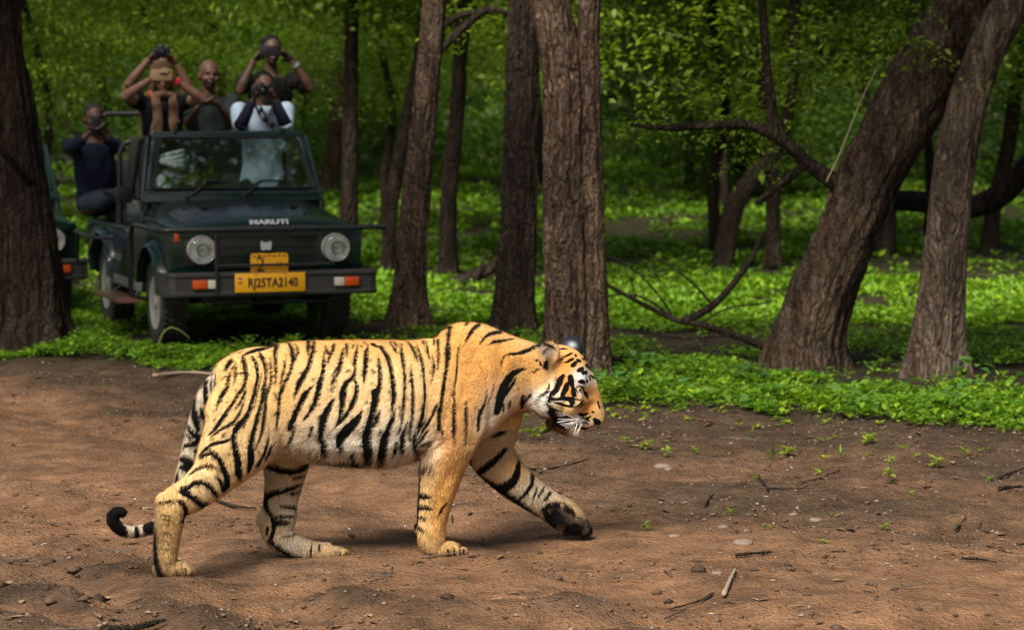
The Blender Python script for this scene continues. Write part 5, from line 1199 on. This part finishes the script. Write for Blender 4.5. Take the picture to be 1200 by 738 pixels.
    me = remeshed(q, .010, 2, .5); V = verts_of(me); N = normals_of(me); V += N*(.013*fbm(V[:, 0]*13, V[:, 1]*13, V[:, 2]*8, 3, 31))[:, None]; me.vertices.foreach_set('co', V.astype(np.float32).ravel()); me.update(); me.materials.clear(); link('shirt', me, shirt, t)
    if trousers:
        q = MB()
        for (h, k, a_) in arms[2:]: q.tube([h + V3((0, 0, .03)), h.lerp(k, .5), k, k.lerp(a_, .5), a_], [.100*sc, .092*sc, .070*sc, .066*sc, .056*sc], 12)
        b = P(hipc); q.ell(b, (.175*sc, .13*sc, .11*sc)); me = remeshed(q, .012, 2, .5); me.materials.clear(); link('trousers', me, trousers, t)
    if fore:
        q = MB()
        for (S_, E, Wd) in arms[:2]: q.tube([E.lerp(S_, .08), E.lerp(Wd, .3), E.lerp(Wd, .98)], [.054*sc, .050*sc, .034*sc], 12)
        q.build('arm_sleeve', fore, t, True)
    if hair:
        q = MB(); hc = hair.get('z', .045)
        for c, r in hair.get('blobs', [((0, .022, .048), (.080, .092, .082)), ((0, .055, .0), (.074, .062, .085))]): q.ell(hpt(*c), tuple(z*sc for z in r), 18, 12, RM)
        me = remeshed(q, .009, 1); V = verts_of(me); N = normals_of(me); V += N*(.006*fbm(V[:, 0]*45, V[:, 1]*45, V[:, 2]*25, 3, 41))[:, None]; me.vertices.foreach_set('co', V.astype(np.float32).ravel()); me.update(); me.materials.clear(); link(hair.get('name', 'hair'), me, hair['mat'], t)
    if extras: extras(t, P, hpt, arms)
    return t
HB = mat('hair_black', (.007, .006, .005), .75, 0, .15); HG = mat('hair_greying', (.03, .028, .026), .8, 0, .15); HL = cloth('hair_fair', (.12, .072, .034), .9); TUR = cloth('turban_white', (.72, .78, .74), .2)
SB, SM, SD, SW = (.115, .056, .036), (.150, .076, .050), (.070, .034, .023), (.27, .140, .098)
C_navy, C_black, C_white = cloth('shirt_navy', (.010, .014, .030)), cloth('shirt_black', (.006, .006, .006)), cloth('shirt_pale_blue', (.40, .50, .62), .3)
C_olive, C_mus, C_char, C_denim, C_kh = cloth('shirt_grey_green', (.018, .025, .024)), cloth('shirt_mustard', (.14, .09, .025)), cloth('shirt_charcoal', (.010, .011, .015)), cloth('denim', (.030, .042, .060)), cloth('trousers_dark', (.02, .02, .022))
C_scarf = cloth('scarf_brown', (.20, .115, .065), 1.0); C_driver = cloth('shirt_khaki', (.18, .17, .12)); M_cam = mat('camera_black', (.012, .012, .013), .35); M_tan = mat('phone_tan', (.42, .29, .14), .4); M_red = mat('bracelet_red', (.75, .02, .04), .4); M_lensg = mat('camera_lens', (.004, .004, .008), .05, 0, .8); M_steel = mat('watch_steel', (.6, .62, .64), .25, .8)
def jp(u, v, y): x_, z_ = J(u, v, y); return (x_, y, z_)
def held(name, label, cat, pos, builder, rz=0.0):
    W = Matrix.Translation(JO) @ Matrix.Rotation(JPH, 4, 'Z'); t = thing(name, label, cat, tuple(W @ V3(pos)), JPH + rz); builder(t); return t
def phone_builder(m, w, h):
    def f(t):
        q = MB(); q.box((0, 0, 0), (w, .009, h)); b = q.build('case', m, t, 35, .003)
        q = MB(); q.lathe([(.008, 0), (.008, -.004)], 'y', 10, (w*.36, -.0045, h*.28)); q.build('lens', M_lensg, b)
        q = MB(); q.box((0, .0055, 0), (w*.94, .002, h*.92)); q.build('screen', mat('screen_glass', (.01, .01, .012), .1), b)
    return f
def camera_builder(L_=.09, r=.036):
    def f(t):
        q = MB(); q.box((0, .03, 0), (.135, .06, .085)); q.box((0, .025, .052), (.055, .05, .03), None, .7); q.box((-.055, .0, -.005), (.03, .05, .075)); q.build('camera_body', M_cam, t, 40, .008)
        q = MB(); q.lathe([(r*.9, .0), (r, -.015), (r, -L_*.6), (r*1.08, -L_*.65), (r*1.08, -L_), (r*.9, -L_), (r*.85, -L_+.008)], 'y', 24); l_ = q.build('lens_barrel', M_cam, t, 50)
        q = MB(); q.lathe([(r*.85, -L_+.008), (r*.5, -L_-.002), (.002, -L_-.004)], 'y', 20); q.build('front_glass', M_lensg, l_, True)
    return f
bald = dict(mat=HB, blobs=[((0, .050, -.005), (.078, .064, .060))])
short = dict(mat=HB, blobs=[((0, .027, .058), (.081, .090, .074)), ((0, .058, .0), (.080, .062, .085)), ((-.062, .02, .03), (.022, .05, .045)), ((.062, .02, .03), (.022, .05, .045))])
# 1 man at the left, on the jeep's side
h = jp(110, 139, 2.35); person('person in a dark navy shirt at the far left, photographing with a phone', h, [jp(86, 172, 2.12), jp(139, 174, 2.12)], [jp(103, 158, 2.04), jp(119, 158, 2.04)], SB, C_navy, C_denim, hold=jp(111, 148, 1.99),
    sleeve=1.72, hair=dict(mat=HG, beard=True, blobs=short['blobs']), hip=(h[0]+.03, 2.46, .90), knee=(h[0]+.26, 1.98, 1.00), sc=.95)
held('phone', 'dark phone held up by the person in the navy shirt', 'phone', jp(112, 149, 1.98), phone_builder(M_cam, .085, .15))
# 2 woman with the tan phone and brown scarf
h = jp(190, 91, 1.20)
def ex2(t, P, hpt, arms):
    q = MB(); n = P(V3(h) + V3((0, .02, -.135)))
    q.tube([n + V3((.085*math.cos(a), .075*math.sin(a) - .01, .012*math.sin(3*a))) for a in np.linspace(0, 6.283, 17)], .032, 10, False)
    for s, ln in ((-1, .40), (1, .30)):
        for k in range(3):      # loose folds hanging down the chest
            o_ = s*(.020 + .022*k); q.tube([n + V3((s*.05 + o_*.4, -.070, .0)), n + V3((s*.020 + o_, -.120, -.09)), n + V3((s*.012 + o_*1.1, -.138 - .006*(k % 2), -.20)), n + V3((s*.020 + o_*1.5, -.140, -ln + .05*k))], [.022, .020, .019, .014], 8)
    me = remeshed(q, .009, 2); V = verts_of(me); N = normals_of(me); V += N*(.010*fbm(V[:, 0]*30, V[:, 1]*30, V[:, 2]*7, 3, 51))[:, None]; me.vertices.foreach_set('co', V.astype(np.float32).ravel()); me.update(); link('scarf', me, C_scarf, t)
    S_, E, Wd = arms[1]; a, b = E.lerp(Wd, .93), E.lerp(Wd, 1.0); MB().tube([a, b], [.036, .034], 14).build('bracelet', M_red, t, 60)
    q = MB(); q.tube([n + V3((-.10, -.05, .03)), n + V3((-.09, -.085, -.02)), n + V3((-.06, -.11, -.06))], .008, 6); q.build('neck_cord', M_red, t, 60)
person('person with fair hair and a brown scarf holding a tan phone across the face', h, [jp(146, 113, 1.02), jp(236, 116, 1.02)], [jp(175, 94, .98), jp(206, 95, .98)], SW, C_char, C_kh, hold=jp(190, 88, .95), sleeve=.5,
    hair=dict(mat=HL, blobs=[((0, .024, .058), (.086, .095, .078)), ((0, .060, -.03), (.086, .064, .115)), ((-.074, .015, -.04), (.026, .055, .10)), ((.074, .015, -.04), (.026, .055, .10))]), extras=ex2, female=True, sc=.97, neck=.18)
held('phone', 'tan backed phone held sideways by the person with the brown scarf', 'phone', jp(189, 88, .93), phone_builder(M_tan, .165, .085))
# 3 person behind, camera held high
h = jp(189, 78, 1.98); person('person mostly hidden behind the scarf wearer, lifting a black camera', h, [jp(151, 98, 1.80), jp(222, 104, 1.80)], [jp(174, 70, 1.78), jp(207, 76, 1.78)], SM, C_mus, C_kh, hold=jp(190, 64, 1.74), sleeve=.85, hair=short)
held('camera', 'black camera lifted highest at the back left of the jeep', 'camera', jp(190, 62, 1.72), camera_builder(.05, .03))
# 4 balding man, phone held low
h = jp(245, 88, 1.62); person('balding person in a dark grey tee shirt holding a phone at chest height', h, [jp(222, 146, 1.42), jp(272, 146, 1.42)], [jp(232, 126, 1.30), jp(258, 126, 1.30)], SB, C_olive, C_kh, hold=jp(245, 118, 1.27), sleeve=.8, hair=dict(bald, beard=True), neck=.19)
held('phone', 'dark phone held at chest height by the balding person', 'phone', jp(244, 118, 1.26), phone_builder(mat('phone_olive', (.05, .045, .03), .35), .15, .075))
# 5 man standing at the back right
h = jp(318, 60, 1.90)
def ex5(t, P, hpt, arms):
    S_, E, Wd = arms[1]; a, b = E.lerp(Wd, .80), E.lerp(Wd, .90); q = MB(); q.tube([a, b], .036, 14); w = q.build('wristwatch', M_steel, t, 60)
person('person in a black tee shirt standing tallest at the back right with a black phone', h, [jp(281, 106, 1.62), jp(364, 103, 1.62)], [jp(297, 72, 1.62), jp(343, 72, 1.62)], SD, C_black, C_kh, hold=jp(318, 60, 1.58), sleeve=.9, hair=short, extras=ex5)
held('phone', 'black phone held sideways by the tallest person in black', 'phone', jp(317, 60, 1.57), phone_builder(M_cam, .165, .080))
# 6 pale shirt with a big camera
h = jp(309, 102, 1.16)
def ex6(t, P, hpt, arms):
    c = P(V3(h) + V3((0, -.15, -.27))); q = MB()
    for s in (-1, 1): q.ell(c + V3((s*.026, 0, -.02*s)), (.026, .006, .022), 12, 8)
    q.tube([c + V3((.03, .0, -.01)), c + V3((.035, .01, -.14))], .006, 6); q.build('sunglasses', M_cam, t, 50)
    n = P(V3(h) + V3((0, .0, -.14))); q = MB()
    for s in (-1, 1): q.tube([n + V3((s*.075, 0, .01)), n + V3((s*.06, -.10, -.06)), n + V3((s*.045, -.13, -.02))], .012, 6)
    q.build('camera_strap', M_cam, t, 60)
    q = MB(); q.tube([n + V3((-.05, -.07, 0)), n + V3((-.015, -.115, -.08)), n + V3((0, -.13, -.15))], .008, 6); q.tube([n + V3((.05, -.07, 0)), n + V3((.015, -.115, -.08))], .008, 6); q.build('open_collar', M_skin2, t, 60)
M_skin2 = mat('neck_skin', SB, .6)
person('person in a pale blue shirt with dark arm sleeves behind a big black camera', h, [jp(281, 150, 1.00), jp(336, 150, 1.00)], [jp(296, 118, .94), jp(322, 117, .94)], SB, C_white, C_kh, hold=jp(309, 106, .92), sleeve=1.15, hair=dict(mat=HB, blobs=[((0, .024, .052), (.080, .090, .078)), ((0, .055, -.02), (.078, .062, .10))]), long_shirt=True, fore=cloth('arm_sleeve_navy', (.012, .014, .030)), extras=ex6, sc=.98, floor=.43, neck=.165)
held('camera', 'big black camera with lens held by the person in the pale blue shirt', 'camera', jp(306, 107, .92), camera_builder(.10, .040))
# 7 driver in a white turban
h = jp(202, 198, 1.16)
def ex7(t, P, hpt, arms):
    q = MB()
    for k in range(5):
        q.tube([hpt(.093*math.cos(a), .012 + .105*math.sin(a), .038 + .022*k + .024*math.sin(a + .9*k - 1.2)) for a in np.linspace(0, 6.283, 21)], .024 - .002*k, 8, False)
    q.ell(hpt(0, .01, .085), (.075, .085, .055), 14, 9); q.tube([hpt(-.07, .05, .0), hpt(-.095, .03, -.08), hpt(-.09, -.01, -.16), hpt(-.075, -.04, -.22)], [.024, .038, .040, .030], 10)
    q.build('turban', TUR, t, True)
person('driver in a white turban seen through the windscreen', h, [(-.55, .98, .86), (-.14, .98, .86)], [(-.46, .82, 1.0), (-.20, .82, 1.0)], SD, C_driver, C_kh, sleeve=1.5, hip=(h[0], 1.16, .74), knee=(h[0], .82, .78), extras=ex7, look=.35, group=None, sc=.9)
# ================================================================== small things on the ground
def gp(u, v):
    p = on_ground(u, v); return np.array([p[0], p[1], float(ground_z(p[0], p[1]))])
def gx_(x, y): return np.array([x, y, float(ground_z(x, y))])
M_twig = bark_material('twig_bark', (.030, .022, .016), (.130, .095, .070), 0, 2.0); M_dry = mat('dry_wood', (.30, .22, .15), .85)
M_stone = mat('stone', (.26, .19, .145), .85, 0, .2); t = NT(M_stone); co = t.co(); t.base(t.mix(1.0, t.ramp(t.noise(co, 30, 5, .65), [(.3, (.16, .115, .085)), (.6, (.30, .22, .17)), (.8, (.40, .32, .26))]), t.mrange(t.noise(co, 120, 3), .3, .7, .75, 1.2), 'MULTIPLY')); t.bump(t.noise(co, 60, 4), .5, .008)
M_litter = mat('dead_leaf', (.24, .13, .06), .8); t = NT(M_litter); t.base(t.attr('leaf_tint'))
sr = random.Random(21)
# stones one can pick out
def stone_mesh(seed):
    q = MB(); q.ell((0, 0, 0), (1, .8, .5), 16, 10); me = q.mesh('stone', True); V = verts_of(me); N = V/np.linalg.norm(V, axis=1)[:, None]
    V = V*(1 + .22*fbm(V[:, 0]*1.4+seed*9, V[:, 1]*1.4, V[:, 2]*1.4, 3, seed))[:, None]; me.vertices.foreach_set('co', V.astype(np.float32).ravel()); me.update(); me.materials.append(M_stone); return me
SM_ = [stone_mesh(k) for k in range(5)]
for i, (u, v, w, lab) in enumerate(((871, 636, 26, 'largest flat brown stone on the right side of the track'), (776, 548, 20, 'rounded brown stone near the herbs ahead of the tiger'), (783, 549, 13, 'small grey brown stone beside the rounded brown stone'), (848, 614, 18, 'flat stone left of the dry split leaf litter'), (790, 627, 16, 'low dark stone in front of the raised paw'),
        (803, 588, 12, 'small pale stone between the herbs and the raised paw'), (956, 603, 15, 'half buried stone below the leaning tree'), (930, 600, 12, 'pale stone chip left of the half buried stone'), (840, 670, 13, 'pebble beside the pale dry stick'), (876, 622, 11, 'small stone above the largest flat stone'))):
    p = gp(u, v); r = w/2*p[1]/FPX; o = link('stone', SM_[i % 5], None, None, tuple(p + np.array([0, 0, r*.12])), (0, 0, sr.uniform(0, 6))); o.scale = (r, r*sr.uniform(.9, 1.2), r*sr.uniform(.6, .9)); tag(o, lab, 'stone', 'stones lying on the track')
# twigs and sticks
def stick(rows, rad, label, m=M_twig, name='twig', group='twigs on the dirt', lift=.006, kids=()):
    P = [gp(u, v) + np.array([0, 0, rad+lift]) for u, v in rows]; c = P[0].copy(); t_ = thing(name, label, 'twig', tuple(c), 0, group)
    A = catmull([p-c for p in P], 5); n = len(A); MB().tube([tuple(a + np.array([0, 0, .003*math.sin(3.1*k)])) for k, a in enumerate(A)], [rad*(1-.6*k/n)*(1+.25*sr.uniform(-1, 1)) for k in range(n)], 8).build('stem', m, t_, True)
    return t_
for rows, rad, lab, m in (([(848, 694), (856, 680), (862, 668)], .010, 'pale dry stick lying near the bottom right', M_dry), ([(836, 690), (820, 694), (786, 703)], .006, 'dark thin twig left of the pale dry stick', M_twig), ([(889, 558), (892, 568), (900, 578), (898, 580)], .007, 'hooked twig on the dark soil', M_twig),
        ([(984, 554), (960, 560), (938, 566)], .005, 'thin straight dark twig below the herb edge', M_twig), ([(826, 595), (832, 586), (838, 580)], .005, 'short slanting twig ahead of the raised paw', M_twig), ([(898, 577), (925, 577), (970, 580)], .004, 'faint long twig right of the hooked twig', M_twig),
        ([(1170, 560), (1190, 555), (1215, 550)], .008, 'brown twig at the right edge of the track', M_twig), ([(1172, 574), (1185, 570), (1198, 575)], .012, 'dark chunky stick end at the right edge', M_twig), ([(1120, 624), (1128, 613), (1132, 608)], .006, 'short upright leaning twig at the right', M_twig), ([(118, 734), (150, 731), (194, 727)], .016, 'blackened stick at the lower left corner', M_twig),
        ([(250, 585), (275, 591), (300, 596)], .009, 'dark twig on the dirt behind the hind legs', M_twig), ([(862, 653), (885, 652), (905, 651)], .008, 'dark flat twig right of the pale stones', M_twig), ([(1127, 658), (1150, 657), (1168, 657)], .006, 'low dark twig near the right edge', M_twig), ([(180, 445), (220, 441), (255, 443), (290, 446)], .012, 'long pale stick along the edge of the grass at left', M_dry), ([(640, 551), (660, 546), (690, 541)], .006, 'thin twig under the tiger\'s chin', M_twig)):
    stick(rows, rad, lab, m)
# dead branches behind, between the forked trunk and the leaning tree
def wood(name, label, cat, groups, m=M_twig, group=None):
    c = None
    for k, (rows, Y, r0, r1) in enumerate(groups):
        P = [at(u, v, Y + (q[0] if q else 0)) for (u, v, *q) in rows]
        if c is None: c = P[0].copy(); c[2] = max(0, c[2]-.02); t_ = thing(name, label, cat, tuple(c), 0, group)
        A = catmull([p-c for p in P], 6); n = len(A); MB().tube([tuple(a) for a in A], [(r0+(r1-r0)*i/(n-1)) for i in range(n)], 8).build('bough' if k == 0 else 'twig', m, t_, True)
wood('fallen_branch', 'dead fallen branch with long bare twigs left of the leaning tree', 'branch', [([(900, 408), (860, 392), (820, 380), (790, 374), (745, 352), (705, 330)], 18.9, .028, .012), ([(800, 377), (835, 358), (865, 325), (885, 295), (892, 272)], 19.2, .030, .016), ([(790, 374), (760, 352), (735, 345), (706, 348)], 19.0, .010, .005), ([(835, 358), (815, 335), (790, 315), (765, 300), (740, 292)], 19.2, .010, .004), ([(790, 374), (775, 350), (750, 322), (722, 303), (700, 300)], 19.1, .008, .004),
    ([(820, 380), (850, 362), (890, 356), (905, 352)], 19.0, .008, .003), ([(745, 352), (740, 330), (730, 310)], 18.9, .006, .002), ([(860, 392), (800, 396), (740, 388), (712, 384)], 18.8, .010, .004), ([(765, 300), (770, 325), (780, 345)], 19.2, .005, .003), ([(820, 380), (826, 400), (815, 415)], 18.8, .007, .003), ([(700, 420), (760, 424), (830, 428), (892, 434)], 18.1, .012, .008)])
wood('fallen_log', 'brown fallen log lying beyond the dark trunks', 'log', [([(526, 335), (550, 326), (575, 314), (592, 298)], 26.0, .075, .045), ([(560, 322), (566, 305), (575, 292)], 25.9, .02, .008)])
wood('fallen_log', 'dark log lying on the grass right of the jeep', 'log', [([(428, 372), (455, 370), (500, 366), (560, 372)], 22.4, .05, .03), ([(470, 369), (490, 380)], 22.3, .02, .01)])
wood('vine', 'thin pale vine hanging beside the leaning trunk', 'vine', [([(968, 214), (985, 178), (1000, 140), (1015, 105), (1028, 80)], 17.9, .0045, .003)], M_dry)
wood('bough', 'bare brown stick leaning on the soil between the right hand trunks', 'branch', [([(925, 452), (950, 455), (975, 458)], 17.0, .02, .014)])

# seedlings: young plants on the bare soil
def seedling(u, v, h, kind, label, group):
    p = gp(u, v); s = h*p[1]/FPX; t_ = thing('seedling', label, 'plant', tuple(p), sr.uniform(0, 6.28), group); k0 = random.Random(int(u*7+v))
    if kind == 'blade':
        n = 5; PP = np.zeros((n, 3)); az = np.array([k0.uniform(0, 6.28) for _ in range(n)]); el = np.array([k0.uniform(.9, 1.45) for _ in range(n)]); L = np.array([s*k0.uniform(.6, 1.1) for _ in range(n)]); W = np.full(n, s*.09)
        me = leaf_mesh('blade', PP, az, el, L, W, greens(n, (.10, .20, .02), (.22, .34, .03), 1, .2))
        link('blade', me, M_herb, t_)
    else:
        n = {'leafy': 12, 'sprig': 8, 'tall': 16}[kind]; hh = s*(1.0 if kind == 'tall' else .5)
        MB().tube([(0, 0, -.01), (.05*s, 0, hh*.5), (.02*s, .03*s, hh)], [.004, .003, .002], 6).build('stem', mat_stem, t_, True)
        f = np.array([k0.uniform(.3, 1.0) for _ in range(n)]); az = np.arange(n)*2.4 + k0.uniform(0, 6); el = np.array([k0.uniform(-.1, .6) for _ in range(n)])
        PP = np.stack([.03*s*f, 0*f, hh*f], 1); L = s*np.array([k0.uniform(.35, .65) for _ in range(n)])*(.6 if kind == 'tall' else 1)
        link('leaf', leaf_mesh('leaf', PP, az, el, L, L*.5, greens(n, (.14, .25, .02), (.30, .42, .03), 1, .25)), M_herb, t_)
mat_stem = mat('stem_green', (.16, .22, .05), .6)
SG = 'seedlings on the bare soil'
for a in ((906, 536, 34, 'blade', 'tall grass blade sprouting from the soil below the herbs'), (922, 530, 22, 'leafy', 'leafy seedling right beside the tall grass blade'), (1043, 566, 36, 'tall', 'tallest single seedling standing alone on the right soil'), (1098, 552, 24, 'leafy', 'seedling with small leaves right of the tallest seedling'), (756, 616, 16, 'leafy', 'small green seedling ahead of the raised paw'), (757, 522, 22, 'leafy', 'leafy seedling just under the herb edge ahead of the tiger'),
          (783, 532, 20, 'sprig', 'yellow green sprig ahead of the tiger\'s nose'), (732, 518, 16, 'sprig', 'little sprig closest to the tiger\'s nose'), (815, 528, 16, 'sprig', 'sprig right of the yellow green sprig'), (985, 532, 22, 'blade', 'thin grass tuft left of the lone tall seedling'), (1017, 518, 24, 'leafy', 'leafy seedling at the herb edge under the leaning tree'), (856, 604, 14, 'sprig', 'small sprig by the flat stones'), (898, 620, 14, 'sprig', 'low sprig left of the dark flat twig'),
          (964, 637, 12, 'sprig', 'pale sprig right of the dark flat twig'), (1037, 620, 14, 'leafy', 'small seedling below the lone tall seedling'), (976, 602, 10, 'sprig', 'tiny sprig near the half buried stone'), (1068, 580, 12, 'sprig', 'tiny seedling right of the lone tall seedling'), (1130, 532, 16, 'sprig', 'yellow sprig far right on the soil'), (1075, 538, 14, 'sprig', 'small sprig above the right seedlings'), (625, 512, 24, 'leafy', 'leafy seedling behind the far foreleg'), (640, 505, 20, 'leafy', 'leafy seedling just under the tiger\'s chin'),
          (612, 495, 22, 'leafy', 'bright seedling behind the tiger\'s throat'), (170, 432, 14, 'sprig', 'sprig at the grass edge left of the tail'), (1160, 560, 12, 'sprig', 'small sprig at the far right'), (880, 512, 20, 'blade', 'grass tuft in front of the herb edge')):
    seedling(*a, SG)
wood('grass_stem', 'arching grass blade beside the jeep\'s front wheel', 'grass blade', [([(186, 405), (190, 392), (200, 384), (212, 388), (222, 396)], 19.55, .007, .004)], mat_stem)
# grit, crumbs of earth, dead leaves and pale flecks: too many to count
rg = np.random.default_rng(9)
def scatter(name, n, m, size, mk, x0=-4.4, x1=4.4, y0=8.6, y1=18.5, p=None, dens=None, tintf=None):
    y = rg.uniform(y0, y1, n); x = rg.uniform(-.20, .20, n)*y
    keep = (y < edge_y(x) + .5)
    if dens is not None: keep &= rg.random(n) < dens(x, y)
    x, y = x[keep], y[keep]; k = len(x); z = ground_z(x, y); s = size[0] + (size[1]-size[0])*rg.random(k)**2.6; a = rg.uniform(0, 6.28, k); VB, FB = mk
    ca, sa = np.cos(a)[:, None], np.sin(a)[:, None]; X = VB[None, :, 0]*s[:, None]*rg.uniform(.8, 1.5, (k, 1)); Y = VB[None, :, 1]*s[:, None]; Z = VB[None, :, 2]*s[:, None]*rg.uniform(.6, 1.1, (k, 1))
    V = np.stack([X*ca - Y*sa + x[:, None], X*sa + Y*ca + y[:, None], Z + z[:, None] + .15*s[:, None]], 2).reshape(-1, 3); F = (FB[None] + (np.arange(k)*len(VB))[:, None, None]).reshape(-1, FB.shape[1])
    me = mesh_np(name, V, F, smooth=False)
    if tintf is not None: set_color(me, 'leaf_tint', np.repeat(tintf(k), len(VB), 0))
    return tag(link(name, me, m), kind='stuff')
oct_V = np.array([(1, 0, 0), (.2, .9, .1), (-.9, .2, 0), (-.1, -.8, .05), (.1, .1, .7), (0, 0, -.5)], float); oct_F = np.array([(0, 1, 4), (1, 2, 4), (2, 3, 4), (3, 0, 4), (1, 0, 5), (2, 1, 5), (3, 2, 5), (0, 3, 5)])
M_crumb = mat('earth_crumb', (.11, .068, .042), .95, 0, .1); t = NT(M_crumb); t.base(t.attr('leaf_tint'))
def tc(k): q = rg.random(k)[:, None]; return np.array((.060, .041, .028))*(1-q) + np.array((.17, .105, .066))*q
dn = lambda x, y: np.clip(.08 + .62*(1-np.exp(-((y-track_c(x))/track_w(x))**4)) + .9*fbm(x*1.5, y*2, o=2, seed=81), .02, 1)
scatter('earth_crumbs', 15000, M_crumb, (.003, .018), (oct_V, oct_F), dens=dn, tintf=tc)
scatter('clods', 420, M_crumb, (.015, .055), (oct_V, oct_F), y0=8.6, y1=11.2, dens=lambda x, y: np.where(x < -1.2 - (y-9)*.25, .95, .06), tintf=lambda k: tc(k)*.75)
scatter('grit', 2500, M_stone, (.004, .016), (oct_V, oct_F), dens=dn)
lf_V = np.array([(-1, 0, 0), (0, .42, .22), (1, 0, .08), (0, -.42, .18)], float); lf_F = np.array([(0, 3, 2, 1)])
def tl(k):
    c = np.array([(.20, .105, .045), (.09, .055, .035), (.30, .20, .10), (.14, .075, .04)]); return c[rg.integers(0, 4, k)]*rg.uniform(.7, 1.2, (k, 1))
scatter('dead_leaves', 3200, M_litter, (.010, .040), (lf_V, lf_F), dens=dn, tintf=tl)
scatter('pale_flecks', 160, M_litter, (.006, .014), (lf_V, lf_F), tintf=lambda k: np.array([(.75, .72, .62), (.62, .58, .12), (.8, .78, .74)])[rg.integers(0, 3, k)])
tw_V = np.array([(-1, -.05, 0), (-1, .05, 0), (1, .03, .12), (1, -.03, .12), (-1, 0, .1), (1, 0, .18)], float); tw_F = np.array([(0, 3, 5, 4), (1, 4, 5, 2), (0, 1, 2, 3)])
scatter('twig_litter', 800, M_litter, (.015, .08), (tw_V, tw_F), dens=dn, tintf=lambda k: np.array((.055, .038, .027))*rg.uniform(.6, 2.2, (k, 1)))
# sparse tiny weeds at the edge of the herbs
n = 420; y = rg.uniform(13.2, 16.8, n); x = rg.uniform(-.02, .21, n)*y; keep = (y < edge_y(x)) & (rg.random(n) < np.exp(-(edge_y(x)-y)/.55)); x, y = x[keep], y[keep]; k = 5; m_ = len(x)
P = np.repeat(np.stack([x, y, ground_z(x, y)+.012], 1), k, 0); az = rg.uniform(0, 6.28, m_*k)
tag(link('tiny_weeds', leaf_mesh('tiny_weeds', P, az, rg.uniform(0, .7, m_*k), rg.uniform(.02, .05, m_*k), rg.uniform(.012, .026, m_*k), greens(m_*k, (.14, .25, .02), (.30, .42, .03), 1, .3)), M_herb), kind='stuff')
